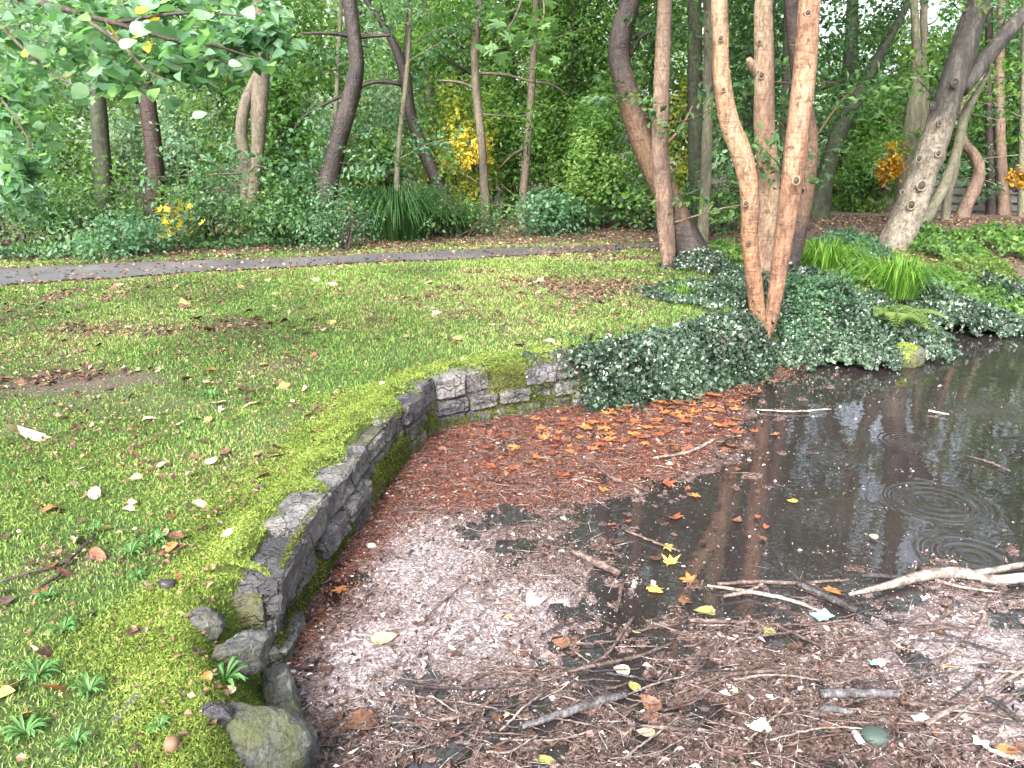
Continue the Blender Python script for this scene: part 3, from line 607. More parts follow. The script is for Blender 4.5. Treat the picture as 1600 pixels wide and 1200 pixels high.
for nm, mk, mt in (('wood_chips', ~isr, 'chips'), ('leaf_crumbs', isr, 'redbits')):
    k = mk.sum(); mb = MB()
    leaves(mb, np.c_[x, y, scum_z(x, y) + .003][mk], L[mk], L[mk] * rs.uniform(.25, .8, k), rs.normal(size=(k, 3)) * (1, 1, .25), unit(rs.normal(size=(k, 3)) * .45 + (0, 0, 1)), tone[mk] + (.1 if nm == 'leaf_crumbs' else 0))
    mb.obj(nm, M[mt], kind='stuff', smooth_=False)
rs = np.random.RandomState(24); n = 16000
x, y, r = sector(n, 1.9, 5.5, rs, .6, -.45, .75); d = pond_sd(x, y)[0]; cov, pale, red = scum_f(x, y)
k = (d < -.03) & (cov > .5) & (rs.uniform(0, 1, n) > .55 * pale) & (red < .5); x, y, r, pale = x[k], y[k], r[k], pale[k]; n = len(x); L = rs.uniform(.015, .05, n)
mb = MB(); leaves(mb, np.c_[x, y, scum_z(x, y) + .006], L, L * rs.uniform(.2, .7, n), rs.normal(size=(n, 3)) * (1, 1, .3), unit(rs.normal(size=(n, 3)) * .8 + (0, 0, 1)), np.clip(.12 + .4 * pale + rs.normal(0, .25, n), 0, 1), .25)
mb.obj('bark_flakes', M['chips'], kind='stuff', smooth_=False)
# fine needles and twiglets, thousands
def needles(name, n, seed, lo, hi, mat, thr, pw=.5, rad=.0011, redw=False):
    rs = np.random.RandomState(seed); x, y, r = sector(n, 1.9, 7.0, rs, pw, -.45, .75); d = pond_sd(x, y)[0]; cov, pale, red = scum_f(x, y)
    k = (d < -.03) & (cov > thr) & (rs.uniform(0, 1, n) > .7 * pale) & ((red > .4) == redw if redw else True)
    x, y, r = x[k], y[k], r[k]; n = len(x); a = rs.normal(.35, .9, n); ln = rs.uniform(lo, hi, n)
    z = scum_z(x, y) + rs.uniform(.004, .014, n)
    A = np.c_[x, y, z]; dv = np.c_[np.cos(a), np.sin(a), rs.normal(0, .07, n)] * (ln / 2)[:, None]; sd_ = np.c_[-np.sin(a), np.cos(a), np.zeros(n)]
    rd = (rad * rs.uniform(.6, 1.8, n) * (.7 + .1 * r))[:, None]; md = A + sd_ * (ln * rs.uniform(-.1, .1, n))[:, None] + (0, 0, .002)
    V = np.stack([A - dv + sd_ * rd, A - dv - sd_ * rd, md + sd_ * rd + (0, 0, .0), md - sd_ * rd, A + dv + sd_ * rd * .5, A + dv - sd_ * rd * .5, md + np.array((0, 0, 1.)) * rd], 1).reshape(-1, 3)
    b0 = np.arange(n) * 7; q = np.concatenate([np.stack([b0, b0 + 1, b0 + 3, b0 + 2], -1), np.stack([b0 + 2, b0 + 3, b0 + 5, b0 + 4], -1)])
    tr = np.concatenate([np.stack([b0, b0 + 2, b0 + 6], -1), np.stack([b0 + 1, b0 + 6, b0 + 3], -1), np.stack([b0 + 2, b0 + 4, b0 + 6], -1), np.stack([b0 + 3, b0 + 6, b0 + 5], -1)])
    mb = MB(); mb.add(V, q, tr, np.repeat(np.clip(rs.normal(.5, .25, n), 0, 1), 7)); mb.obj(name, M[mat], kind='stuff')
needles('fine_twigs', 12000, 31, .03, .18, 'chips', .4)
needles('red_leaf_stalks', 5000, 33, .03, .14, 'redbits', .4, 1.0, .0016, True)

# ------------------------------------------------------------------ trees
def px_curve(pts, Yb, n=26, dY=0.0):
    """photo-measured stem: (px, py, width px) at distance Yb, leaning dY metres by its last point"""
    a = []
    for i, (px, py, wd) in enumerate(pts):
        q = P(px, py, Yb + dY * i / max(len(pts) - 1, 1)); a.append((*q, wd * mpp(q) / 2))
    return np.array(a)
def extend(a, top, lean=.25):
    """carry a stem on above the frame to height top"""
    d = a[-1, :3] - a[-2, :3]; d = d / np.linalg.norm(d); out = [a]
    p_ = a[-1].copy(); rs = np.random.RandomState(int(abs(a[0, 0]) * 100) % 9999)
    while p_[2] < top:
        d = unit(d * (1 - lean) + np.array((0, 0, lean)) + rs.normal(size=3) * .05); st = 1.0
        p_ = np.r_[p_[:3] + d * st, p_[3] * .9]; out.append(p_[None])
    return np.vstack(out)
def stem(mb, a, sides=12, bump=.1, seed=0, n=None, knots=None, flare=0.0):
    ln = np.linalg.norm(np.diff(a[:, :3], axis=0), axis=1).sum(); n = n or int(np.clip(ln / .12, 10, 90))
    s = spline(a, n); s[:, 3] = np.maximum(s[:, 3], .004)
    if flare: s[:, 3] *= 1 + flare * np.exp(-np.linalg.norm(s[:, :3] - s[0, :3], axis=1) / .38)
    tube(mb, s[:, :3], s[:, 3], sides, bump, seed, knots=knots); return s
def limbs(root, s, mat, seed, k=5, z0=3.5, length=2.5, name='limb'):
    rs = np.random.RandomState(seed); ends = []
    idx = [i for i in range(len(s)) if s[i, 2] > z0]
    for j in range(k):
        if not idx: break
        i = idx[int((j + .5) / k * len(idx))]; a = rs.uniform(0, 6.28); l = length * rs.uniform(.6, 1.2)
        p0 = s[i, :3]; d = np.array((math.cos(a), math.sin(a), rs.uniform(.25, .8)))
        r0 = s[i, 3] * .5
        pts = np.array([(*p0, r0), (*(p0 + d * l * .4 + rs.normal(size=3) * .1), r0 * .65), (*(p0 + d * l * .75 + rs.normal(size=3) * .2), r0 * .4), (*(p0 + d * l + rs.normal(size=3) * .2), r0 * .15)])
        mb = MB(); stem(mb, pts, 6, .1, seed + j, 9); mb.obj(name, mat, root); ends.append(pts[-1, :3]); ends.append(pts[2, :3])
    ends.append(s[-1, :3]); return ends
def crown_at(root, ends, mat, n, leaf, seed, rad=1.6, clumps=10):
    mb = MB()
    for i, e in enumerate(ends): cloud(mb, e, (rad, rad, rad * .65), n // len(ends), leaf, seed + i * 3, clumps, .38)
    mb.obj('crown', mat, root, kind='stuff', smooth_=False)
def tree(name, label, Yb, stems, bark, leafm=None, top=7.5, nleaf=2500, leaf=.13, seed=1, dYs=None, knots=4, group='trees around the pond', lm=5, twigs=(), rad=1.5, flare=.45, sides=12, cat='tree', bump=.1, fine=6):
    b = px_curve(stems[0], Yb)[0]; gz_ = gz(b[0], b[1]); root = thing(name, label, cat, (b[0], b[1], gz_), group)
    ends = []
    for i, st in enumerate(stems):
        a = px_curve(st, Yb + (dYs[i] if dYs else 0))
        if a[0, 2] > gz_ - .1 and i == 0: a = np.vstack([np.r_[a[0, :2] + (a[0, :2] - a[1, :2]) * .2, min(gz_, a[0, 2]) - .12, a[0, 3] * 1.05][None], a])
        a2 = extend(a, top) if top and st[-1][1] <= 2 else a
        mb = MB(); bk = bark[i] if isinstance(bark, (list, tuple)) else bark
        s = stem(mb, a2, sides, bump, seed + i, None, knots, flare if i == 0 else 0); mb.obj('trunk' if len(stems) == 1 else 'stem', M[bk], root)
        if top and leafm and st[-1][1] <= 2: ends += limbs(root, s, M[bk], seed + 10 * i, lm, 4.2, 2.2)
    for (pts, dY) in twigs:
        a = px_curve(pts, Yb, dY=dY); mb = MB(); stem(mb, a, 6, .1, seed + 77, 16); mb.obj('branch', M[bark if isinstance(bark, str) else bark[0]], root)
    if leafm and fine:
        rs = np.random.RandomState(seed + 333); sp_ = MB()
        for j in range(fine):
            i = rs.randint(len(s) // 6, len(s) * 2 // 3); p0 = s[i, :3]; a_ = rs.uniform(0, 6.283); l = rs.uniform(.6, 1.7); d_ = np.array((math.cos(a_), math.sin(a_) * .6, rs.uniform(-.1, .7)))
            pts = np.array([(*p0, .014), (*(p0 + d_ * l * .5 + rs.normal(size=3) * .08), .009), (*(p0 + d_ * l + rs.normal(size=3) * .12 - (0, 0, .1)), .003)]); mb = MB(); stem(mb, pts, 5, .1, seed + j, 9); mb.obj('side_branch', M[bk], root)
            for q in pts[1:, :3]: cloud(sp_, q, (.45, .4, .28), 55, .1, seed + 900 + j, 9, .5)
        sp_.obj('leaf_sprays', M[leafm], root, kind='stuff', smooth_=False)
    if ends and leafm: crown_at(root, ends, M[leafm], nleaf, leaf, seed, rad)
    return root
def add_knots(root, Yb, lst, mat, ring):
    for (px, py, wpx) in lst:
        q = P(px, py, Yb); r = wpx * mpp(q) / 2; mb = MB(); th = np.linspace(0, 2 * np.pi, 13)
        c_ = np.stack([q[0] + r * np.cos(th), np.full(13, q[1]) , q[2] + r * 1.1 * np.sin(th)], 1); tube(mb, c_, r * .26, 6, .3, int(px), cap=False); mb.obj('knot', M[ring], root)
        mb = MB(); tube(mb, [(q[0], q[1] + .05, q[2]), (q[0], q[1] - .004, q[2])], [r * .85, r * .85], 9); mb.obj('knot_scar', M[mat], root)
TP = 'slim trees beyond the path'
tree('mossy_tree', 'dark mossy leaning tree behind the path, furthest left of the trunks', 13.4, [[(168, 372, 30), (165, 320, 27), (158, 230, 26), (150, 130, 24), (140, 50, 22), (136, 0, 20)]], 'b_ivyish', 'green_mid', seed=1, group=TP, top=5.2, nleaf=1100, rad=1.2)
tree('wet_brown_tree', 'dark red-brown straight tree rising above the yellow-orange seedling', 13.6, [[(242, 372, 36), (240, 320, 30), (242, 270, 27), (232, 170, 26), (215, 90, 24), (196, 30, 22), (188, 0, 21)]], 'b_redbrown', 'green_mid', seed=2, group=TP, top=5.2, nleaf=1100, rad=1.2)
tree('twin_stem_tree', 'grey-brown tree whose two stems part at the foot and rejoin higher up', 13.2,
     [[(396, 372, 20), (394, 330, 20), (402, 240, 20), (406, 150, 26), (410, 70, 22), (405, 0, 20)], [(390, 360, 20), (384, 310, 18), (388, 270, 18), (377, 210, 19), (384, 160, 18), (402, 118, 14)]], 'b_greybrown', 'green_blue', seed=3, group=TP, top=5.2, nleaf=1100, rad=1.2)
tree('bent_dark_tree', 'dark purplish tree leaning right then bending upright behind the path', 13.6, [[(504, 350, 40), (512, 290, 33), (527, 225, 30), (546, 160, 27), (557, 105, 24), (552, 55, 23), (546, 0, 22)]], 'b_purple', 'green_blue', seed=4, group=TP, top=5.2, nleaf=1100, rad=1.2,
     twigs=[([(553, 58, 9), (580, 56, 7), (610, 55, 5)], .2), ([(553, 58, 8), (520, 52, 6), (470, 52, 3)], -.3)])
tree('arching_tree', 'dark tree sweeping from lower right to upper left beside the yellow bush', 15.5, [[(700, 330, 22), (690, 300, 21), (664, 240, 19), (642, 180, 18), (632, 115, 19), (612, 62, 13), (588, 22, 9), (572, 0, 8)]], 'b_purple', 'green_blue', seed=5, group=TP, top=5.2, nleaf=1100, rad=1.2,
     twigs=[([(634, 118, 12), (637, 60, 10), (640, 0, 9), (641, -60, 7)], .3), ([(632, 132, 7), (585, 128, 6), (535, 150, 5), (480, 178, 4), (452, 212, 2)], -.6)])
tree('pale_sapling', 'thin pale sapling standing just left of the arching dark tree', 15.0, [[(622, 330, 10), (620, 280, 9), (626, 200, 8), (634, 130, 7), (640, 60, 6), (642, 0, 5)]], 'b_grey', 'green_blue', nleaf=700, seed=6, lm=3, group=TP, top=5.2, rad=.9)
tree('slender_tree', 'slender brown tree right of the yellow bush with thin side branches', 15.2, [[(759, 357, 17), (758, 320, 14), (754, 240, 13), (745, 150, 13), (742, 80, 12), (749, 0, 11)]], 'b_greybrown', 'green_mid', seed=7, group=TP, top=5.2, rad=1.1, nleaf=800,
     twigs=[([(742, 138, 6), (715, 128, 4), (685, 126, 3)], -.3), ([(742, 114, 5), (790, 117, 4), (835, 129, 3)], .4)])
tree('grey_pole_tree', 'slim straight grey tree between slender brown tree and leafy green thicket', 16.0, [[(815, 335, 15), (818, 300, 13), (825, 220, 12), (833, 100, 11), (838, 0, 10)]], 'b_greybrown', 'green_mid', seed=8, group=TP, top=5.2, rad=1.1, nleaf=800,
     twigs=[([(820, 232, 5), (800, 243, 4), (768, 275, 3)], .3), ([(830, 128, 5), (860, 132, 4), (890, 150, 2)], .3)])
tree('pale_pole_tree', 'thin pale grey tree seen just left of the bent dark trunk', 17.0, [[(516, 330, 9), (520, 250, 8), (525, 170, 8), (529, 90, 7), (533, 0, 6)]], 'b_grey', 'green_blue', seed=9, group=TP, nleaf=900, lm=3)
tree('leaning_dark_tree', 'big dark tree leaning left from an ivy-covered base, crossing behind a straight pinkish trunk', 10.5, [[(1088, 425, 66), (1075, 385, 50), (1048, 320, 40), (1012, 240, 39), (985, 160, 36), (968, 95, 34), (972, 45, 33), (984, 0, 32)]], 'b_dark', 'green_dark', seed=10, knots=5, nleaf=3000,
     twigs=[([(985, 88, 5), (1000, 60, 4), (1020, 48, 3)], -.3)])
tree('straight_pink_tree', 'straight smooth pinkish-grey trunk standing in front of the leaning dark tree', 10.3, [[(1044, 415, 22), (1042, 380, 26), (1036, 300, 27), (1031, 220, 26), (1034, 120, 25), (1039, 0, 24)]], 'b_pink', 'green_mid', seed=11, knots=2, fine=3, flare=0,
     twigs=[([(1036, 230, 5), (1060, 205, 5), (1075, 180, 3), (1082, 165, 2)], .3)])
tree('grey_green_tree', 'slim grey-green pole of a tree right of the leaning dark tree', 13.0, [[(1096, 385, 17), (1100, 330, 16), (1104, 250, 17), (1107, 120, 16), (1106, 0, 15)]], 'b_grey', 'green_dark', seed=12)
tct = tree('tan_coppice_tree', 'tan two-stemmed tree rooted in the ivy at the water edge', 6.95,
     [[(1180, 540, 24), (1184, 500, 24), (1178, 440, 25), (1171, 370, 26), (1172, 310, 28), (1160, 245, 32), (1138, 185, 30), (1127, 110, 27), (1126, 50, 26), (1124, 0, 26)],
      [(1190, 540, 20), (1206, 490, 22), (1219, 410, 26), (1234, 310, 32), (1248, 190, 34), (1258, 100, 35), (1265, 0, 33)]], ['b_tan', 'b_red'], 'green_dark', seed=13, knots=3, flare=0, fine=0, sides=16, nleaf=3600, dYs=[0, .12], top=6.5, bump=.06)
ptt = tree('pale_tan_tree', 'pale tan smooth tree behind the two-stemmed one, with a branch stump scar', 8.6,
     [[(1186, 440, 34), (1190, 400, 34), (1199, 330, 37), (1200, 270, 33), (1194, 200, 31), (1194, 120, 30), (1193, 40, 29), (1194, 0, 28)]], 'b_paletan', 'green_dark', seed=14, knots=3, flare=.2, fine=0, sides=16, bump=.06,
     twigs=[([(1185, 112, 22), (1178, 106, 17), (1172, 98, 14), (1170, 92, 9)], -.1)])
tree('shadowed_brown_tree', 'dark brown-tan trunk half hidden behind the right tan stem', 9.0,
     [[(1234, 425, 26), (1244, 380, 26), (1258, 310, 26), (1266, 240, 24), (1263, 190, 23), (1248, 120, 22), (1240, 60, 20), (1236, 0, 20)]], 'b_dark', 'green_dark', seed=15, flare=.1)
bmt = tree('big_mottled_tree', 'big mottled knobbly tree leaning right, pale at the foot and dark higher up', 11.7,
     [[(1392, 405, 54), (1404, 370, 47), (1424, 320, 44), (1450, 250, 42), (1478, 165, 39), (1500, 95, 38), (1520, 30, 35), (1530, 0, 33)]], 'b_mottle', 'green_mid', seed=16, knots=26, nleaf=1500, flare=.25, sides=18, top=8, rad=1.2, bump=.12,
     twigs=[([(1500, 138, 30), (1530, 105, 27), (1562, 65, 25), (1600, 20, 24), (1640, -30, 21), (1690, -100, 16)], .5)])
tree('pale_cluster_tree', 'pale grey-green tree of close stems just left of the mottled one', 14.0,
     [[(1410, 345, 26), (1416, 280, 26), (1426, 200, 26), (1432, 120, 17), (1431, 50, 13), (1428, 0, 12)], [(1428, 345, 22), (1436, 270, 20), (1440, 200, 18), (1440, 120, 14), (1443, 50, 12), (1445, 0, 11)], [(1430, 260, 9), (1446, 190, 8), (1447, 130, 8), (1441, 70, 6)]], 'b_grey', 'green_mid', seed=17, nleaf=800)
tree('thin_leaning_tree', 'thin pale stem leaning right, close against the mottled tree', 12.2, [[(1424, 385, 18), (1440, 350, 17), (1470, 300, 16), (1494, 240, 15), (1508, 180, 14), (1530, 140, 9), (1552, 100, 6)]], 'b_grey', None, top=None, seed=18)
tree('crooked_tan_tree', 'crooked tan trunk with a sharp elbow near the fence', 15.4, [[(1496, 362, 22), (1506, 330, 19), (1522, 295, 18), (1530, 268, 17), (1522, 242, 15), (1508, 226, 14), (1502, 200, 12), (1510, 150, 10), (1530, 100, 8)]], 'b_pink', None, top=None, seed=19)
tree('thin_curved_tree', 'thin grey-green stem curving up behind the leaning one near the fence', 14.6, [[(1476, 352, 12), (1482, 300, 11), (1494, 260, 10), (1500, 200, 9), (1516, 150, 8), (1540, 110, 6)]], 'b_grey', None, top=None, seed=20)
tree('fence_side_tree', 'brown trunk standing beside the fence near the right picture edge', 17.0, [[(1569, 350, 17), (1568, 300, 15), (1564, 230, 14), (1562, 120, 13), (1565, 0, 12)]], 'b_pink', 'green_blue', seed=21, top=6, nleaf=900)
tree('edge_pale_tree', 'pale slim trunk cut by the right edge of the picture', 16.5, [[(1598, 350, 12), (1597, 280, 11), (1600, 150, 10), (1604, 0, 10)]], 'b_grey', 'green_blue', seed=22, nleaf=1500)
tree('shaded_leaning_tree', 'dark shaded trunk leaning right in the wood behind the tan stems', 15.5, [[(1276, 340, 32), (1288, 280, 28), (1304, 225, 25), (1330, 170, 22), (1365, 105, 16), (1400, 40, 12), (1420, 0, 10)]], 'b_ivyish', 'green_dark', seed=23, nleaf=800)
tree('ivy_clad_tree', 'dark ivy-clad trunk deep in the wood right of the leaning dark tree', 16.0, [[(1090, 350, 26), (1088, 250, 26), (1086, 120, 24), (1085, 0, 22)]], 'b_ivyish', 'green_dark', seed=24)
tree('hidden_left_tree', 'dark trunk behind the pale tan tree, upper part only', 13.0, [[(1225, 360, 18), (1228, 250, 20), (1233, 120, 22), (1236, 0, 22)]], 'b_ivyish', 'green_dark', seed=25)
tree('stub_tree', 'short whitish leaning trunk inside the bright leafy thicket', 16.5, [[(927, 335, 12), (918, 290, 11), (908, 240, 9), (902, 190, 6)]], 'b_grey', None, top=None, seed=26)
tree('slate_trunk_tree', 'dark slim trunk standing before the fence rails', 17.2, [[(1550, 345, 15), (1549, 300, 14), (1547, 220, 13), (1545, 100, 12), (1546, 0, 10)]], 'b_purple', 'green_blue', seed=27, top=6, nleaf=700)

M['scar'] = plain_mat('knot_scar', [(.3, g(.03, .022, .018)), (.7, g(.07, .05, .04))], 40, .8, .5)
add_knots(tct, 6.86, [(1165, 318, 8), (1170, 380, 7), (1126, 60, 8), (1244, 282, 12), (1262, 20, 9), (1174, 450, 6), (1130, 140, 6)], 'scar', 'b_tan')
add_knots(ptt, 8.5, [(1190, 118, 9), (1196, 248, 10), (1205, 280, 6), (1186, 66, 7)], 'scar', 'b_paletan')
add_knots(bmt, 11.45, [(1440, 290, 14), (1436, 248, 10), (1424, 320, 13), (1468, 192, 8), (1466, 240, 9), (1492, 130, 11), (1458, 165, 9), (1410, 300, 7)], 'scar', 'b_mottle')

# ------------------------------------------------------------------ shrubs and trees that make the green backdrop
def shrub(name, label, px, py0, py1, Y, wpx, mat, n, leaf, seed, cat='shrub', group='shrubs of the undergrowth', clumps=24, spread=.46, aspect=.6, depth=None, stems=4, up=.6, skirt=True, shell=.45):
    b = P(px, py0, Y); t_ = P(px, py1, Y); k = mpp(b); z0 = gz(b[0], Y) if skirt else b[2]
    h = t_[2] - z0; rx = wpx * k / 2; c_ = np.array((b[0], Y, z0 + h * .5)); dp = depth or min(rx, 1.6)
    root = thing(name, label, cat, (b[0], Y, z0), group); rs = np.random.RandomState(seed + 900)
    mb = MB(); cloud(mb, c_, (rx, dp, h * .55), n, leaf, seed, clumps, spread, up, aspect, shell, zmin=z0 - .02); mb.obj('foliage', M[mat], root, kind='stuff', smooth_=False)
    for j in range(stems):
        e = c_ + rs.uniform(-.7, .7, 3) * (rx, dp, h * .5); b0 = np.array((b[0] + rs.uniform(-.2, .2) * rx, Y + rs.uniform(-.1, .1), z0 - .05))
        pts = np.c_[np.array([b0, b0 * .5 + e * .5 + rs.normal(size=3) * .08, e]), [.02 + .008 * h, .012 + .004 * h, .004]]
        mb = MB(); stem(mb, pts, 5, .1, seed + j, 8); mb.obj('stem', M['b_twig'], root)
    return root
B = 'trees of the wood behind'
# low undergrowth along the far side of the path
for i, (nm, lb, px, y0, y1, Y, wp, mt, n, lf) in enumerate([
    ('laurel_shrub', 'loose light green shrub at the left edge behind the path', 30, 400, 215, 12.6, 170, 'green_blue', 5200, .085),
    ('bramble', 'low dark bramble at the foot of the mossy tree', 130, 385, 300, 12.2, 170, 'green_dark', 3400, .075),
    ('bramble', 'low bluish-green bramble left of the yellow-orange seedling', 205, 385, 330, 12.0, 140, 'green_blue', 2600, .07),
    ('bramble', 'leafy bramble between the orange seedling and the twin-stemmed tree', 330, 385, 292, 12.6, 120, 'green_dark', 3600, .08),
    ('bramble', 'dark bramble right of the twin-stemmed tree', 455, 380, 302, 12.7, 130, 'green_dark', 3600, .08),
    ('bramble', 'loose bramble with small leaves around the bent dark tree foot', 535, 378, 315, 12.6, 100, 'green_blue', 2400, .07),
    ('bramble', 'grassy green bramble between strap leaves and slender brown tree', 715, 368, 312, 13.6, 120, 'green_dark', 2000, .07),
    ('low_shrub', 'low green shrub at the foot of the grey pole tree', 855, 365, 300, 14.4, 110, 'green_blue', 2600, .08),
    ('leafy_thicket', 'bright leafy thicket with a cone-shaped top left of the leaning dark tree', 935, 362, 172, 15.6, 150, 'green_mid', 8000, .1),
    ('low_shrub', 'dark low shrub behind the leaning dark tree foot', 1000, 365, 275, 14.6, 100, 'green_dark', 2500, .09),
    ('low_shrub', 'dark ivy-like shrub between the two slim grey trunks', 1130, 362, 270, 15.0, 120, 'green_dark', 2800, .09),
    ('yellow_bush', 'tall yellow-green bush turning gold beside the slender brown tree', 715, 345, 140, 16.6, 125, 'green_yellow', 4200, .1),
    ('golden_bush', 'golden yellow leafy spray inside the yellow-green bush', 740, 262, 192, 15.7, 50, 'lime_y', 420, .1),
    ('orange_bush', 'small orange bush deep in the wood left of the mottled tree', 1386, 292, 218, 13.4, 40, 'orange', 420, .1),
    ('orange_bush', 'tiny red-orange bush at the right picture edge by the fence', 1586, 294, 262, 15.5, 30, 'orange', 200, .09),
    ('mid_shrub', 'green shrub in the clearing left of the mottled tree', 1345, 350, 230, 18.5, 120, 'green_mid', 4200, .11),
    ('mid_shrub', 'round blue-green shrub in front of the fence at right', 1590, 300, 180, 21, 90, 'green_blue', 3000, .12),
    ('hazel_shrub', 'tall bright green leafy shrub between the twin-stemmed and bent dark trees', 452, 330, 110, 15.5, 120, 'green_mid', 5200, .1),
    ('hazel_shrub', 'tall fresh green shrub at the far left behind the mossy tree', 90, 360, 120, 15.5, 170, 'green_mid', 6500, .1),
    ('hazel_shrub', 'tall light green shrub between bent dark and arching trees', 590, 320, 170, 17.5, 110, 'green_mid', 4200, .11),
    ('hazel_shrub', 'bright green shrub between slender brown and grey pole trees', 790, 340, 130, 18, 80, 'green_mid', 4200, .11),
    ('hazel_shrub', 'tall leafy shrub right of the grey pole tree', 868, 350, 60, 17.5, 110, 'green_mid', 6500, .11),
    ('hazel_shrub', 'yellowish green leaves seen between the two slim grey trunks', 1065, 320, 150, 17.5, 70, 'green_yellow', 2200, .11),
    ('hazel_shrub', 'tall green shrub behind the clearing right of the shaded leaning trunk', 1340, 330, 120, 19.5, 120, 'green_mid', 6000, .12),
    ('hazel_shrub', 'bluish shrub right of the mottled tree in front of the fence', 1540, 290, 90, 20, 110, 'green_mid', 3500, .12),
    ('haze_pale_bush', 'haze-tinted pale shrub left of the bent dark tree', 470, 330, 90, 21, 150, 'green_haze_pale', 6000, .13),
    ('haze_pale_bush', 'pale whitish-green shrub between the mossy and red-brown trees', 200, 345, 195, 18, 120, 'green_haze_pale', 3800, .11),
    ('haze_pale_bush', 'pale grey-green shrub between the red-brown and twin-stemmed trees', 320, 340, 150, 19, 120, 'green_haze_pale', 4200, .12),
    ('haze_pale_bush', 'pale green shrub behind the arching dark tree', 600, 340, 120, 20, 110, 'green_haze_pale', 4000, .12)]):
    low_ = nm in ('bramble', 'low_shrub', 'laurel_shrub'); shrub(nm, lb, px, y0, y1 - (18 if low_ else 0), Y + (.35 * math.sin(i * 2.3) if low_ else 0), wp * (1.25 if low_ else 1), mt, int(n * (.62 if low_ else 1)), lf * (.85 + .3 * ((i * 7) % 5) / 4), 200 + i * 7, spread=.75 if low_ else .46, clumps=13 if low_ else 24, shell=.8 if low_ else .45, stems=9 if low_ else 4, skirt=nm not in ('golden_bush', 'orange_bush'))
# wood behind: trees with trunk and crown; heights reach well above the frame
def wood_tree(label, px, Y, h, rx, mat, n, leaf, seed, z0=.6, name='wood_tree', bark='b_ivyish'):
    b = P(px, 300, Y); zg = gz(b[0], Y); root = thing(name, label, 'tree', (b[0], Y, zg), B); rs = np.random.RandomState(seed)
    a = np.array([(b[0], Y, zg - .2, .22), (b[0] + rs.uniform(-.3, .3), Y, zg + h * .35, .17), (b[0] + rs.uniform(-.6, .6), Y + .2, zg + h * .8, .07)])
    mb = MB(); s = stem(mb, a, 8, .12, seed, 14, flare=.3); mb.obj('trunk', M[bark], root)
    limbs(root, s, M[bark], seed, 5, zg + 1.0, rx * .8)
    mb = MB(); cloud(mb, (b[0], Y, zg + z0 + (h - z0) * .5), (rx, rx * .75, (h - z0) * .5), n, leaf, seed, 90, .22, .55, .6, .38); mb.obj('crown', M[mat], root, kind='stuff', smooth_=False)
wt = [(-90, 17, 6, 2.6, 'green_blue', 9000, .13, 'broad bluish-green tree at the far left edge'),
      (60, 21, 7.5, 2.8, 'green_haze_pale', 9000, .15, 'pale green tree in the wood behind the mossy trunk'),
      (270, 23, 8, 3.0, 'green_haze_pale', 9000, .16, 'pale whitish-green tree in the wood behind the twin-stemmed tree'),
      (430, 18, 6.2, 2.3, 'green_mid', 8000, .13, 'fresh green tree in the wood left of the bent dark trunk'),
      (560, 26, 8.5, 3.2, 'green_haze_pale', 9000, .18, 'pale hazy tree in the wood behind the arching trunk'),
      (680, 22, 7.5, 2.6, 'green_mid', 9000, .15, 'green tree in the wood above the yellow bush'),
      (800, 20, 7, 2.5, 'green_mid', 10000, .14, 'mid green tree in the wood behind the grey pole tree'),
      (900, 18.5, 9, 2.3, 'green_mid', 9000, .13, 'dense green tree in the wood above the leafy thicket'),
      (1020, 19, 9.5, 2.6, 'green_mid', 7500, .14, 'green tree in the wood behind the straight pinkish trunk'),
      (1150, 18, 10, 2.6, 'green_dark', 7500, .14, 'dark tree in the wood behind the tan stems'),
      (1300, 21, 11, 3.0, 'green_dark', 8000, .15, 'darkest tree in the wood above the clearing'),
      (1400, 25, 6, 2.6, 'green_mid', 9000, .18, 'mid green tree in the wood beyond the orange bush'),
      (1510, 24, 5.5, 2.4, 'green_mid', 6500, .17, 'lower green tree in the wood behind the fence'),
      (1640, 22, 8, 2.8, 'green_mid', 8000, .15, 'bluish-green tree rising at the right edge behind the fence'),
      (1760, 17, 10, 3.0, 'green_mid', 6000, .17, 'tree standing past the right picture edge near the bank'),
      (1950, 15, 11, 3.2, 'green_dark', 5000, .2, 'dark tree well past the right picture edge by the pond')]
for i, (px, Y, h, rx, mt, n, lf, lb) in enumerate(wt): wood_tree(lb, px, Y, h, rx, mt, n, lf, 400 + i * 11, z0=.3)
# the far wood reads as one mass
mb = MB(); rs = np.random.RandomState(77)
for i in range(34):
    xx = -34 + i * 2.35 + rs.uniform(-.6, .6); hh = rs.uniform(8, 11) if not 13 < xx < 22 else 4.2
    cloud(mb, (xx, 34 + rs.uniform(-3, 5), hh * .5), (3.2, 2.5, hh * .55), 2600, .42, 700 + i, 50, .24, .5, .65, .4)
mb.obj('far_woods', M['green_haze_pale'], kind='stuff', smooth_=False)

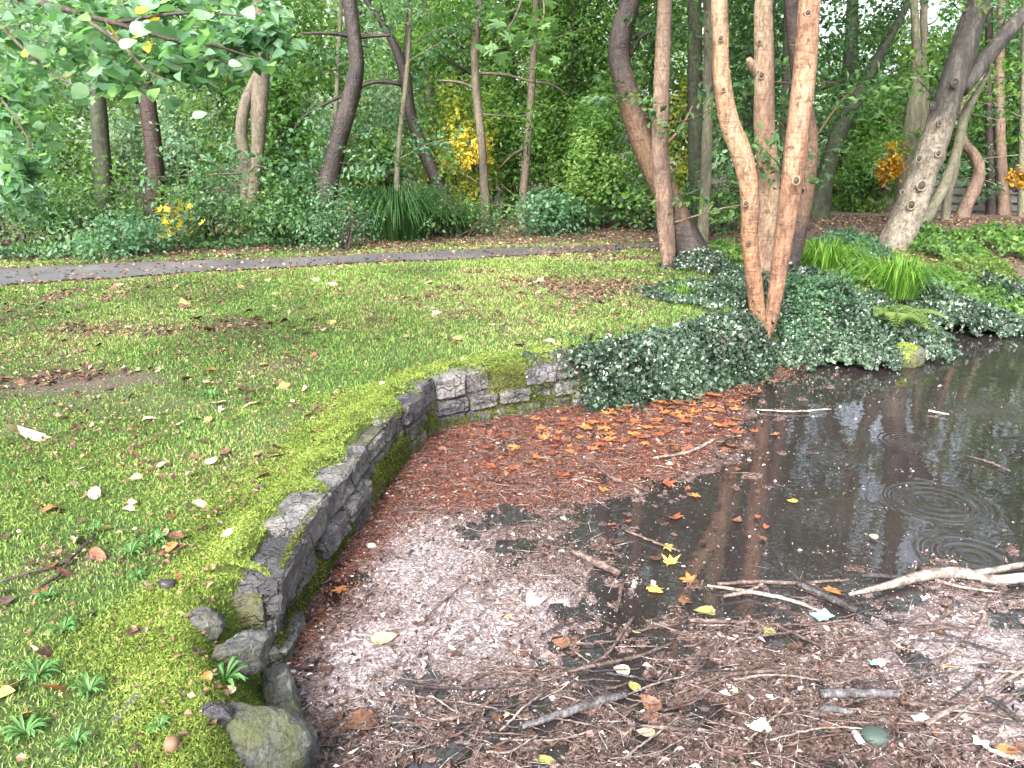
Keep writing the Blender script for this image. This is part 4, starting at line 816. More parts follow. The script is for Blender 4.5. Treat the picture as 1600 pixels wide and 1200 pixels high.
# ------------------------------------------------------------------ overhanging leafy branches
def leaf_mesh(kind, mat, seed, curl=.12):
    rs = np.random.RandomState(seed)
    if kind == 'oval': th = np.linspace(-np.pi, np.pi, 12, endpoint=False); rr = .5 * np.ones(12); x = rr * np.cos(th); y = rr * .72 * np.sin(th) * (1 - .35 * np.cos(th)); x[0] -= .0; x[6] += .08
    elif kind == 'lance': th = np.linspace(-np.pi, np.pi, 12, endpoint=False); x = .5 * np.cos(th); y = .2 * np.sin(th) * (1 - .2 * np.cos(th))
    else:
        lobes = [(0, .56), (.85, .5), (-.85, .5), (1.75, .36), (-1.75, .36)]; pts = []
        for a, l in sorted(lobes): pts += [(a - .36, l * .45), (a - .17, l * .74), (a, l), (a + .17, l * .74)]
        pts += [(2.35, .2), (math.pi, .12)]
        th = np.array([q[0] for q in pts]); rr = np.array([q[1] for q in pts]) * rs.uniform(.82, 1.12, len(pts)); th = th + rs.normal(0, .06, len(th)); x = rr * np.cos(th); y = rr * np.sin(th)
    z = curl * (x ** 2 * rs.uniform(-1.6, 1.2) + y ** 2 * rs.uniform(-.5, 2)) + rs.normal(0, .012, len(x)); n = len(x)
    mb = MB(); V = np.vstack([np.c_[x, y, z], [(0.02, 0, -.02)]]); i = np.arange(n); mb.add(V, None, np.stack([np.full(n, n), i, (i + 1) % n], -1), rs.uniform(0, 1))
    return mb.mesh('leaf', mat)
LIME = [leaf_mesh('oval', M['lime'], i, .5) for i in range(7)]; LIMEY = [leaf_mesh('oval', M['lime_y'], i, .3) for i in range(2)]
SYC = [leaf_mesh('maple', M['syc'], i, .3) for i in range(4)]
rs = np.random.RandomState(51)
lt = thing('lime_tree', 'leafy lime branch with large round leaves hanging into the upper left corner', 'tree', (-5.2, 4.6, gz(-5.2, 4.6)))
mb = MB(); stem(mb, np.array([(-5.2, 4.6, -.1, .2), (-5.25, 4.65, 1.5, .17), (-5.1, 4.6, 3.2, .15), (-5.0, 4.5, 5.5, .1)]), 12, .1, 3); mb.obj('trunk', M['b_greybrown'], lt)
LB = [[(-5.1, 4.6, 3.0), P(-60, -30, 4.5), P(120, 20, 4.4), P(260, 60, 4.3), P(370, 105, 4.2)], [P(-60, -30, 4.5), P(20, 60, 4.2), P(90, 120, 4.1), P(150, 145, 4.0)],
      [P(120, 20, 4.4), P(190, 70, 4.1), P(230, 110, 4.0), P(260, 125, 3.95)], [P(180, 35, 4.4), P(290, 20, 4.3), P(380, 25, 4.3)], [P(-60, 60, 4.6), P(0, 150, 4.5), P(40, 210, 4.4), P(50, 240, 4.4)], [P(260, 60, 4.3), P(330, 70, 4.2), P(395, 90, 4.3)], [P(-60, -60, 4.6), P(60, -20, 4.4), P(220, -20, 4.3), P(350, -25, 4.3)]]
for i, br in enumerate(LB):
    a = np.c_[np.array(br), np.linspace(.03 if i == 0 else .012, .003, len(br))]; mb = MB(); s = stem(mb, a, 6, .1, i, 20); mb.obj('branch', M['b_twig'], lt)
    k = [75, 52, 36, 40, 24, 34, 39][i]
    for j in range(k):
        u = rs.uniform(.25, 1); q = s[int(u * 19), :3] + rs.normal(size=3) * (.10, .12, .075) + (0, 0, -.03)
        yl = rs.uniform() < .035
        put('leaf', (LIMEY if yl else LIME)[rs.randint(2 if yl else 7)], q, (rs.normal(.55, .38), rs.normal(0, .35), rs.uniform(0, 6.28)), rs.uniform(.06, .105), lt)
mb = MB()
for q, rd in ((P(60, 40, 4.9), (.5, .3, .35)), (P(200, 20, 4.8), (.55, .3, .25)), (P(340, 40, 4.8), (.35, .25, .2)), (P(20, 180, 5), (.3, .25, .3)), (P(300, 95, 4.6), (.45, .2, .14)), (P(120, 105, 4.7), (.5, .25, .2)), (P(400, 60, 4.8), (.25, .2, .2)), (P(20, 290, 5), (.2, .2, .2))): cloud(mb, q, rd, 260, .085, 51 + int(rd[0] * 100), 26, .35, .9, .8)
mb.obj('leaves', M['lime'], lt, kind='stuff', smooth_=False)
st_ = thing('sycamore_branch', 'drooping branch with pale lobed maple leaves at top centre', 'branch', P(850, -260, 7.6))
br = [P(850, -260, 7.6), P(835, -100, 7.4), P(815, 0, 7.2), P(790, 50, 7.1), P(755, 85, 7.0)]; mb = MB(); s1 = stem(mb, np.c_[np.array(br), [.03, .02, .012, .006, .003]], 6, .1, 5, 24); mb.obj('branch', M['b_twig'], st_)
br2 = [P(830, -80, 7.4), P(850, 10, 7.2), P(840, 50, 7.1), P(830, 80, 7.1)]; mb = MB(); s2 = stem(mb, np.c_[np.array(br2), [.012, .009, .005, .003]], 6, .1, 6, 24); mb.obj('branch', M['b_twig'], st_)
for j in range(54):
    s = (s1, s2)[j % 2]; q = s[rs.randint(9, 24), :3] + rs.normal(size=3) * (.13, .12, .07)
    put('leaf', SYC[rs.randint(4)], q, (rs.normal(-.3, .35), rs.normal(.2, .35), rs.uniform(0, 6.28)), rs.uniform(.14, .24), st_)

# ------------------------------------------------------------------ fence at right
fn = thing('post_and_rail_fence', 'weathered grey wooden fence of posts and rails behind the right-hand trees', 'fence', P(1510, 350, 18.2))
M['fence'] = plain_mat('weathered_wood', [(.3, g(.04, .038, .04)), (.6, g(.09, .085, .087)), (.8, g(.14, .13, .13))], 6, .8, .6, vscale=(1, 1, 6))
def box(mb, c_, sz, rz=0.0):
    x_, y_, z_ = np.array(sz) / 2; V = np.array([(i, j, k) for i in (-x_, x_) for j in (-y_, y_) for k in (-z_, z_)]); ca, sa = math.cos(rz), math.sin(rz)
    V = np.c_[V[:, 0] * ca - V[:, 1] * sa, V[:, 0] * sa + V[:, 1] * ca, V[:, 2]] + np.array(c_); mb.add(V, [(0, 1, 3, 2), (4, 6, 7, 5), (0, 4, 5, 1), (2, 3, 7, 6), (0, 2, 6, 4), (1, 5, 7, 3)])
for px in (1432, 1478, 1524, 1572, 1620):
    q = P(px, 345, 18.2); mb = MB(); box(mb, (q[0], 18.2, .42), (.11, .11, 1.5)); mb.obj('post', M['fence'], fn, False)
xa, xb = P(1420, 300, 18.2)[0], P(1660, 300, 18.2)[0]
for k, yy in enumerate((286, 299, 312, 325, 338)):
    q = P(1520, yy, 18.1); mb = MB(); box(mb, ((xa + xb) / 2, 18.12, q[2]), (xb - xa, .04, .13)); mb.obj('rail', M['fence'], fn, False)

# ------------------------------------------------------------------ ivy, lilies, ferns, strap leaves
def scatter_ivy(label, polyfn, n, seed, leaf, group='ivy patches on the bank', mat='ivy', name='ivy'):
    rs = np.random.RandomState(seed); C, Nn = polyfn(rs, n); n = len(C)
    st = rs.uniform(0, 1, n) < .1; C = C + st[:, None] * rs.normal(size=(n, 3)) * (.09, .09, .05); C[:, 2] = np.maximum(C[:, 2], np.maximum(ground_z(C[:, 0], C[:, 1]), WZ) + .008)
    T = rs.normal(size=(n, 3)) + (0, 0, -.7); L = leaf * rs.uniform(.45, 1.5, n)
    mb = MB(); nz = fbm(C[:, 0] * 5 + C[:, 2] * 3, C[:, 1] * 5 - C[:, 2] * 4, seed); leaves(mb, C, L, L * .85, T, unit(Nn + rs.normal(size=(n, 3)) * .45), np.clip(-.12 + .95 * nz + rs.uniform(-.25, .42, n), 0, 1), .1)
    c_ = C.mean(0)
    if name != 'ivy': return mb.obj(name, M[mat], kind='stuff', smooth_=False, at=(c_[0], c_[1], gz(c_[0], c_[1])))
    return tag(mb.obj(name, M[mat], kind=None, smooth_=False, at=(c_[0], c_[1], gz(c_[0], c_[1]))), label, 'ivy' if name == 'ivy' else 'plant', group)
def fixorg(f): return f
def obj_at(mb, name, mat, at, **k):
    at = np.asarray(at, float); mb2 = mb; o_ = mb2.obj(name, mat, at=tuple(at), **k); return o_
def ivy_wall(rs, n):
    s_ = rs.uniform(S_IVY - .1, S_END + .1, n); u = rs.uniform(0, 1, n)
    pa = np.array([along(min(q, S_END - .001))[0] for q in s_]); nr = np.array([along(min(q, S_END - .001))[2] for q in s_])
    k = np.clip((s_ - S_IVY) / (S_END - S_IVY), 0, 1); lump = fbm(s_ * 4.5, u * 2.5, 5); fine = fbm(s_ * 14, u * 12, 7)
    edge = .16 * (fbm(u * 5, u * 0, 8) - .5); back = .1 + .3 * k
    ph = np.clip(u * 1.25 - .12, 0, 1) * np.pi * .5                      # 0 on top, right angle on the face
    out = -back + (back + .09 + .2 * lump) * np.sin(ph) ** .8; rise = (.03 + .07 * k + .1 * lump) * np.sin(np.pi * u) ** .6
    z = (.0 + rise) * (1 - np.sin(ph) ** 6) - .38 * (1 - np.cos(ph)) ** 1.35 * (.9 + .25 * (fbm(s_ * 7, s_ * 0, 9) - .4))
    C = np.c_[pa + nr * (out + .09 * (fine - .5) + rs.normal(0, .02, n))[:, None], z + .09 * (fine - .5) + rs.normal(0, .02, n)]; ok = (s_ + edge > S_IVY)
    C[:, 2] = np.maximum(C[:, 2], WZ + .01); NN = np.c_[nr * np.sin(ph)[:, None], np.cos(ph) + .35]
    return C[ok], NN[ok]
ivy_c = scatter_ivy('dense dark ivy curtain hanging over the wall from the coping to the water', ivy_wall, 24000, 61, .035)
rs = np.random.RandomState(62); lv = MB()
for j in range(26):
    s0 = rs.uniform(S_IVY - .42, S_END) if j > 9 else rs.uniform(S_IVY - .45, S_IVY + .1); pa, tg, nr = along(min(max(s0, 0), S_END - .01)); bul = .03 if s0 < S_IVY else .2
    L_ = rs.uniform(.12, .36); sw = rs.uniform(-.12, .12); pts = []
    for u in np.linspace(0, 1, 8):
        q = pa + nr * (-.1 + (.1 + bul) * min(1, u * 2.5)) + tg * sw * u + rs.normal(size=2) * .008; pts.append((*q, .06 + .03 * math.sin(u * 3) - L_ * max(0, u - .3) / .7))
    pts = np.array(pts); pts[:, 2] = np.maximum(pts[:, 2], WZ + .01); mb = MB(); tube(mb, spline(pts, 16), np.linspace(.004, .0015, 16), 5); mb.obj('runner', M['b_twig'], ivy_c)
    C = spline(pts, 16)[2:] + rs.normal(size=(14, 3)) * .015; leaves(lv, C, rs.uniform(.02, .042, 14), .03, rs.normal(size=(14, 3)) - (0, 0, .5), unit(np.c_[np.tile(nr, (14, 1)), np.full(14, .6)] + rs.normal(size=(14, 3)) * .4), rs.uniform(.2, .9, 14))
lv.obj('runner_leaves', M['ivy'], ivy_c, kind='stuff', smooth_=False)
def mound(cx, cy, rx, ry, h, base=None, fl=1.0):
    def f(rs, n):
        a = rs.uniform(0, 6.283, n); r = np.sqrt(rs.uniform(0, 1, n)); x = cx + r * rx * np.cos(a); y = cy + r * ry * np.sin(a)
        ns = .6 * fbm(x * 3, y * 3, int(abs(cx * 10)) + 3) + .4 * fbm(x * 9, y * 9, 4); r = r * (1 + .9 * (fbm(np.cos(a) * 2 + 5, np.sin(a) * 2 + 5, 6) - .5)); x = cx + r * rx * np.cos(a); y = cy + r * ry * np.sin(a); hh = h * np.clip(1 - r ** 2.2, 0, 1) * (.05 + 1.8 * ns) + .05 * fbm(x * 16, y * 16, 9)
        z = np.maximum(ground_z(x, y), WZ + .0) + hh * rs.uniform(.35, 1, n) ** .5 + .01
        return np.c_[x, y, z], np.c_[np.cos(a) * r, np.sin(a) * r - .25, np.full(n, .7)]
    return f
def mnd(px, py, z, wpx, ry, h, label, n, seed, leaf=.04, **k):
    q = G(px, py, z); scatter_ivy(label, mound(q[0], q[1], wpx * mpp(q) / 2, ry, h), n, seed, leaf, **k)
mnd(1100, 462, 0, 210, .8, .09, 'ivy spreading over the bank top between the leaning tree and the tan tree', 4200, 63, .034)
mnd(1090, 420, 0, 120, .6, .25, 'ivy tuft wrapping the foot of the leaning dark tree', 2600, 64, .035)
mnd(1195, 480, 0, 90, .4, .3, 'ivy clump around the foot of the tan stems', 3400, 65, .034)
mnd(1290, 500, -.1, 190, .65, .24, 'broad ivy mound right of the tan stems above the water', 9000, 66, .034)
mnd(1345, 545, -.25, 150, .36, .26, 'dark ivy clump jutting out over the water left of the mossy rock', 6000, 67, .034)
mnd(1490, 470, -.1, 150, .7, .3, 'rounded ivy bush along the water further right on the bank', 5500, 68, .042)
mnd(1590, 455, -.1, 120, .8, .35, 'small dark ivy bush at the right edge above the water', 2200, 69, .055)
mnd(1250, 455, 0, 150, .5, .28, 'ivy between the tan stems and the first bright lily clump', 3600, 70, .036)
LG = 'low plants on the right bank'
mnd(1530, 428, .1, 140, .7, .2, 'low yellowish-green cover on the right bank below the crooked tree', 2000, 71, .045, mat='green_mid', name='ground_cover', group=LG)
mnd(1340, 440, 0, 120, .6, .2, 'low green leaves between the two bright lily clumps', 1500, 72, .05, mat='green_mid', name='ground_cover', group=LG)
mnd(1470, 385, .15, 120, 1.0, .3, 'green leafy cover at the right foot of the mottled tree', 2200, 73, .06, mat='green_mid', name='ground_cover', group=LG)
mnd(1330, 390, .1, 90, 1.0, .2, 'sparse green cover on bare ground left of the mottled tree', 900, 74, .06, mat='green_blue', name='ground_cover', group=LG)
mnd(1590, 385, .15, 90, 1.2, .35, 'leafy cover at the right edge below the fence', 1500, 75, .07, mat='green_mid', name='ground_cover', group=LG)
mnd(1150, 405, 0, 100, .8, .22, 'grassy green cover behind the ivy right of the leaning tree', 1600, 76, .05, mat='green_mid', name='ground_cover', group=LG)
mnd(1420, 490, -.1, 110, .4, .25, 'mixed green leaves behind the fern', 700, 77, .035, mat='green_mid', name='ground_cover', group=LG)
VG = 'low green cover along the far verge'
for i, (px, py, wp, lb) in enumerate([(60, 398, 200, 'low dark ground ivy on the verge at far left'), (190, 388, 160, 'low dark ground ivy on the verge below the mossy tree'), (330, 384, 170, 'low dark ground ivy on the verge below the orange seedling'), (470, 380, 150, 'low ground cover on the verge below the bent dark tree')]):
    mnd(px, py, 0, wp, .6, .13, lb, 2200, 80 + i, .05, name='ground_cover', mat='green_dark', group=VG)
mnd(1275, 495, -.1, 190, .7, .34, 'light green leaves mixed over the ivy mound right of the tan stems', 3000, 171, .035, mat='green_blue', name='ground_cover', group=LG)
mnd(1232, 548, -.25, 110, .3, .16, 'thin trailing ivy low on the bank below the tan stems', 1800, 172, .03)
mnd(1425, 520, -.2, 120, .5, .2, 'trailing ivy between the jutting clump and the rounded ivy bush', 2600, 176, .036)
mnd(1420, 470, 0, 130, .6, .16, 'ivy low among leaves below the second lily clump', 2200, 177, .036)
mnd(1550, 478, -.15, 130, .6, .2, 'trailing ivy at the water edge right of the rounded ivy bush', 2600, 178, .042)
mnd(1180, 440, 0, 130, .7, .12, 'thin ivy carpet behind the tan stems', 2400, 179, .036)
mnd(1600, 425, .1, 170, 1.6, .22, 'pale yellow-green cover at the far right of the bank', 3200, 173, .05, mat='fern', name='ground_cover', group=LG)
mnd(1560, 455, -.05, 200, .8, .25, 'dull green cover above the small ivy bush at the right edge', 2600, 174, .045, mat='green_mid', name='ground_cover', group=LG)
mnd(1440, 450, -.05, 130, .7, .2, 'dry mixed leaves between the second lily clump and the ivy bush', 1500, 175, .04, mat='green_blue', name='ground_cover', group=LG)
mnd(1680, 440, .1, 200, 1.6, .35, 'green cover on the bank just past the right edge', 2600, 176, .06, mat='green_mid', name='ground_cover', group=LG)
def strap_clump(name, label, px, py, wpx, hm, n, seed, mat, width=.012, cat='plant', group=None, z=0.0, Y=None):
    q = G(px, py, z) if Y is None else P(px, py, Y); q = np.array((q[0], q[1], max(gz(q[0], q[1]), WZ + .02))); sp = wpx * mpp(q) / 2; rs = np.random.RandomState(seed)
    a = rs.uniform(0, 6.283, n); r0 = np.sqrt(rs.uniform(0, 1, n)) * sp * .35; dr = rs.uniform(.1, 1, n); rch = sp * .8 * dr; ht = hm * rs.uniform(.6, 1.1, n); w_ = width * rs.uniform(.6, 1.2, n)
    cs = np.stack([np.cos(a), np.sin(a), 0 * a], 1); sd_ = np.stack([-np.sin(a), np.cos(a), 0 * a], 1)
    segs = []
    for u, zz, ww in ((0, 0, .7), (.3, .55, 1), (.62, .92, .9), (.85, .98 - .0, .6), (1.0, .9, .08)):
        zf = np.where(u > .6, zz - (u - .6) * 1.3 * dr, zz)
        c_ = q + cs * (r0 + rch * u ** 1.4)[:, None] + np.c_[0 * a, 0 * a, ht * zf]; segs += [c_ - sd_ * (w_ * ww / 2)[:, None], c_ + sd_ * (w_ * ww / 2)[:, None]]
    V = np.stack(segs, 1).reshape(-1, 3); b0 = np.arange(n) * 10; Q_ = np.concatenate([np.stack([b0 + 2 * k, b0 + 2 * k + 1, b0 + 2 * k + 3, b0 + 2 * k + 2], -1) for k in range(4)])
    mb = MB(); mb.add(V, Q_, None, np.repeat(np.clip(rs.normal(.5, .25, n), 0, 1), 10)); return tag(mb.obj(name, M[mat], at=tuple(q)), label, cat, group)
LY = 'bright strap-leaved clumps on the bank'
strap_clump('day_lily', 'bright green strap-leaved clump right of the tan stems', 1285, 430, 220, .45, 340, 1, 'lily', .014, group=LY)
strap_clump('day_lily', 'bright green strap-leaved clump below the mottled tree foot', 1402, 450, 185, .45, 320, 2, 'lily', .014, group=LY)
strap_clump('day_lily', 'small bright strap-leaved tuft in the ivy below the leaning tree', 1070, 465, 100, .17, 130, 3, 'lily', .01, group=LY)
strap_clump('day_lily', 'small bright grass tuft right of the leaning dark tree foot', 1128, 395, 50, .25, 90, 4, 'lily', .014, group=LY)
SG = 'dark strap-leaved clumps beyond the path'
strap_clump('pendulous_sedge', 'largest dark strap-leaved clump at the path verge below the arching tree', 622, 372, 300, .95, 560, 5, 'strap', .02, group=SG)
strap_clump('pendulous_sedge', 'dark strap-leaved clump left of the bent dark tree foot', 448, 372, 220, .75, 260, 6, 'strap', .022, group=SG)
strap_clump('pendulous_sedge', 'grassy clump between largest strap clump and slender brown tree', 705, 366, 190, .6, 280, 7, 'strap', .018, group=SG)
strap_clump('pendulous_sedge', 'grassy clump right of the grey pole tree', 885, 362, 170, .55, 260, 8, 'strap', .018, group=SG)
strap_clump('pendulous_sedge', 'loose arching strap leaves at the foot of the mossy tree', 120, 375, 260, .85, 90, 9, 'strap', .025, group=SG)
def seedling(label, px, py, wpx, hpx, n, seed, mat, leaf=.1):
    q = G(px, py); q = np.array((q[0], q[1], gz(q[0], q[1]))); k = mpp(q); h = hpx * k; root = thing('seedling', label, 'plant', tuple(q), 'seedlings at the path verge'); rs = np.random.RandomState(seed)
    mb = MB(); stem(mb, np.array([(*q, .01), (q[0] + .02, q[1], q[2] + h * .6, .007), (q[0], q[1], q[2] + h, .003)]), 5, .1, seed, 8); mb.obj('stem', M['b_twig'], root)
    lm = [leaf_mesh('maple', M[mat], seed + i, .3) for i in range(3)]
    for j in range(n): put('leaf', lm[j % 3], q + np.array((rs.normal(0, .35) * wpx * k, rs.uniform(-.15, .1), h * rs.uniform(.35, 1))), (rs.normal(-.6, .4), rs.normal(0, .4), rs.uniform(0, 6.28)), leaf * rs.uniform(.7, 1.3), root)
seedling('yellow-orange maple seedling glowing at the verge below the red-brown tree', 278, 396, 46, 78, 44, 3, 'lime_y', .16)
seedling('small seedling with dull yellow leaves at the foot of the bent dark tree', 545, 382, 40, 60, 22, 5, 'green_yellow', .11)
# fern
def fern(label, px, py, Y, n, ln, seed):
    q = P(px, py, Y); root = thing('fern', label, 'fern', tuple(q), 'ferns at the water edge'); rs = np.random.RandomState(seed)
    for j in range(n):
        a = -1.57 + (j - (n - 1) / 2) * .75 + rs.uniform(-.15, .15); l = ln * rs.uniform(.8, 1.1); t_ = np.linspace(0, 1, 20); d = np.array((math.cos(a), math.sin(a)))
        sp = np.c_[q[0] + d[0] * l * t_ * .8, q[1] + d[1] * l * t_ * .8, q[2] + l * (.75 * t_ - .75 * t_ ** 2.4 + .02)]; mb = MB(); tube(mb, sp, np.linspace(.005, .001, 20), 4)
        C, T, L = [], [], []
        tg = unit(np.gradient(sp, axis=0)); sdv = np.array((-d[1], d[0], 0))
        for i in range(2, 20):
            for s_ in (-1, 1):
                pl = l * .2 * math.sin(math.pi * min(1, .12 + t_[i] * .9)) + .01; dr = unit(sdv * s_ + tg[i] * .3 - np.array((0, 0, .15))); C.append(sp[i] + dr * pl / 2); T.append(dr); L.append(pl)
        L = np.array(L); leaves(mb, np.array(C), L, L * .28 + .006, np.array(T), np.tile((0, -.2, 1.), (len(C), 1)), np.full(len(C), rs.uniform(.2, 1)), .05); mb.obj('frond', M['fern'], root, smooth_=False)
fern('yellow-green fern arching over the water behind the mossy rock', 1398, 505, 7.7, 8, .62, 2)

# ------------------------------------------------------------------ rocks
def rock(name, label, c_, sz, seed, mat='boulder', rz=0.0, group=None, sub=4, cat='rock', amp=.3):
    bm = bmesh.new(); bmesh.ops.create_icosphere(bm, subdivisions=sub, radius=.5); V = np.array([v_.co[:] for v_ in bm.verts]); F = [[v_.index for v_ in f.verts] for f in bm.faces]; bm.free()
    k = 1 + amp * 2 * (fbm(V[:, 0] * 2.5 + seed, V[:, 1] * 2.5 + V[:, 2] * 2.1, seed) - .5) + amp * .8 * (np.abs(fbm(V[:, 0] * 6 + seed, V[:, 1] * 6 + V[:, 2] * 5, seed + 3) - .5) * 2 - .3) + amp * .25 * (fbm(V[:, 0] * 22 + seed, V[:, 1] * 22 + V[:, 2] * 19, seed + 4) - .5)
    rq = np.random.RandomState(seed + 50)
    for _ in range(13):
        nn_ = rq.normal(size=3); nn_ /= np.linalg.norm(nn_); of = rq.uniform(.33, .45); ex = np.maximum(V @ nn_ - of, 0); V = V - ex[:, None] * nn_ * .92 if amp > .15 else V
    V = V * k[:, None]; V = np.sign(V) * np.abs(V) ** .82 * .9; V *= np.array(sz); ca, sa = math.cos(rz), math.sin(rz)
    V = np.c_[V[:, 0] * ca - V[:, 1] * sa, V[:, 0] * sa + V[:, 1] * ca, V[:, 2]]
    mb = MB(); mb.add(V + np.array(c_), None, F); return tag(mb.obj(name, M[mat], at=tuple(c_)), label, cat, group)
def rockpx(label, px, py, z, wm, dm, hm, seed, rz=0.0, name='rock', **k):
    q = G(px, py, z); return rock(name, label, q, (wm, dm, hm), seed, rz=rz, **k)
RG = 'stones set in the lawn edge'
rockpx('large grey mossy boulder at the bottom edge beside the debris', 395, 1182, -.19, .38, .27, .3, 3, -.2, name='boulder', group=RG)
rockpx('long narrow grey stone lying lengthwise in the turf left of the boulder', 215, 1105, -.03, .08, .25, .09, 5, -.2, group=RG)
rockpx('round-edged flat grey stone capped by a ring of moss', 303, 978, -.055, .19, .15, .11, 7, .1, group=RG)
rockpx('flat grey slab at the near end of the wall', 378, 1022, -.085, .22, .14, .14, 9, .4, group=RG)
rockpx('small dark wet stone on top of the boulder side', 333, 1122, -.03, .12, .09, .09, 11, .2, mat='stone', group=RG)
rockpx('sloping grey stone at the water edge above the boulder', 440, 1118, -.4, .15, .3, .34, 13, .5, group=RG)
rockpx('lowest grey stone at the water edge right of the boulder', 462, 1185, -.38, .17, .28, .3, 19, .3, group=RG)
rockpx('small grey stone lying in the grass above the bright wall moss', 408, 761, .01, .035, .03, .03, 15, 0, mat='stone', sub=2, group=RG)
rk = rockpx('bright yellow-green mossy rock at the tip of the ivy bank in the water', 1412, 556, -.3, .34, .3, .24, 21, 0, name='mossy_rock', mat='mortar')
q = G(1412, 556, -.3); rs = np.random.RandomState(6); n = 2600; dv = unit(rs.normal(size=(n, 3)) + (0, 0, .5)); dv[:, 2] = np.abs(dv[:, 2]); L = rs.uniform(.012, .03, n)
mb = MB(); leaves(mb, q + dv * (.17, .15, .12), L, L * .5, rs.normal(size=(n, 3)), unit(dv + rs.normal(size=(n, 3)) * .4), rs.uniform(.3, 1, n)); mb.obj('moss', M['moss'], rk, kind='stuff')

# ------------------------------------------------------------------ weeds in the lawn
WG = 'weed rosettes in the lawn'
def rosette(label, px, py, wpx, n, seed, lw=.2, upr=.35, z=0.0):
    q = G(px, py, z); q = np.array((q[0], q[1], max(gz(q[0], q[1]), -.1 if z < 0 else -9) + .006)); k = wpx * mpp(q) / 2; root = thing('weed', label, 'weed', tuple(q), WG); rs = np.random.RandomState(seed)
    for j in range(n):
        a = j * 2.4 + rs.uniform(-.3, .3); L = k * rs.uniform(.65, 1.1); d = np.array((math.cos(a), math.sin(a), 0)); sd_ = np.array((-d[1], d[0], 0)); e = upr * rs.uniform(.4, 1.4); V = []
        for u, ww, zz in ((0, .15, 0), (.35, .8, .7), (.65, 1, 1), (.88, .65, .85), (1, .05, .6)):
            c_ = q + d * L * u + np.array((0, 0, L * e * zz)); V += [c_ - sd_ * L * lw * ww, c_ + np.array((0, 0, -L * .04)), c_ + sd_ * L * lw * ww]
        Q_ = [(3 * i + s_, 3 * i + s_ + 1, 3 * i + s_ + 4, 3 * i + s_ + 3) for i in range(4) for s_ in (0, 1)]; mb = MB(); mb.add(V, Q_, None, rs.uniform(.2, 1)); mb.obj('leaf', M['weed'], root)
rosette('bright green weed rosette growing on the wall-end slab', 347, 1035, 78, 16, 1, .1, .75)
for i, (px, py, wp, lb) in enumerate([(205, 868, 60, 'leafy green weed beside the orange-brown leaf'), (245, 850, 55, 'leafy green weed just above the orange-brown leaf'), (100, 990, 70, 'leafy weed in the lawn above the dark-and-white leaf'), (60, 1060, 90, 'broad-leaved weed beside the dark red fallen leaf'),
     (140, 1085, 70, 'leafy weed between dark red leaf and narrow stone'), (40, 1150, 90, 'broad weed in the bottom left corner'), (120, 1165, 70, 'weed at the bottom edge left of the brown nut'), (250, 1140, 50, 'small upright weed just above the brown nut'), (215, 905, 45, 'small pale weed left of the dark lump'), (330, 620, 40, 'small weed in the far lawn below the muddy patch'),
     (75, 940, 50, 'small weed below the curled brown leaves'), (150, 830, 40, 'low weed above the twig of curled leaves')]): rosette(lb, px, py, wp * .8, 20 + i % 6, 20 + i, .085, .6)
rs = np.random.RandomState(14)

# ------------------------------------------------------------------ fallen leaves
CW = dict(beige='beige', pale='whitish', brown='brown', darkbrown='blackish-brown', olive='olive green', orange='orange', rust='rust-red', yellow='yellow'); SW = dict(oval='oval', lance='narrow', maple='lobed')
def lawn_zone(px, py):
    far = 'lawn by the path' if py < 500 else 'lawn beside the muddy patch' if py < 640 else 'middle lawn' if py < 800 else 'near lawn'
    return far + (' at the left edge' if px < 110 else ' at left' if px < 230 else ' left of centre' if px < 340 else ' near the middle' if px < 460 else ' toward the wall' if px < 640 else ' above the back wall' if px < 820 else ' beside the ivy')
def mat_zone(px, py):
    return ('right' if px > 1330 else 'centre' if px > 950 else 'left') + (' part of the debris near its far edge' if py < 1040 else ' part of the debris' if py < 1120 else ' part of the debris near the bottom edge')
MARKS = [('teal wrapper', 1283, 970), ('green ball', 1366, 1158), ('silvery bark strip', 1340, 1094), ('silver-grey stick', 890, 1115), ('crumpled white paper', 1182, 1150), ('thick pale branch', 1480, 912), ('big brown leaf', 560, 1136), ('dark plank', 1290, 938),
    ('raindrop splash', 990, 912), ('large whitish leaf', 838, 942), ('brown leaf by the ball', 1400, 1135), ('dark arched stick', 1295, 1120), ('dark curved stick', 1562, 1112), ('white shred', 1530, 1172), ('small green leaf', 990, 1077), ('white curled scrap', 1372, 1046), ('bent brown twig', 735, 1125), ('pale broad flake', 600, 1005), ('olive leaf', 1101, 960), ('yellow-green leaf', 1200, 989), ('pale green leaf', 850, 1190), ('corner orange leaf', 1575, 1178)]
def near(px, py):
    nm_, mx, my = min(MARKS, key=lambda q: math.hypot(q[1] - px, 1.5 * (q[2] - py))); dx_, dy_ = px - mx, 1.5 * (py - my)
    f_ = '' if math.hypot(dx_, dy_) < 45 else 'well '
    return f_ + (('right of' if dx_ > 0 else 'left of') if abs(dx_) > abs(dy_) else ('below' if dy_ > 0 else 'above')) + ' the ' + nm_
FM = {}
def fl(shape, colr):
    k_ = (shape, colr)
    if k_ not in FM: FM[k_] = [leaf_mesh(shape, M['f_' + colr], 10 * i + len(FM), .6 if shape != 'maple' else .5) for i in range(4)]
    return FM[k_]
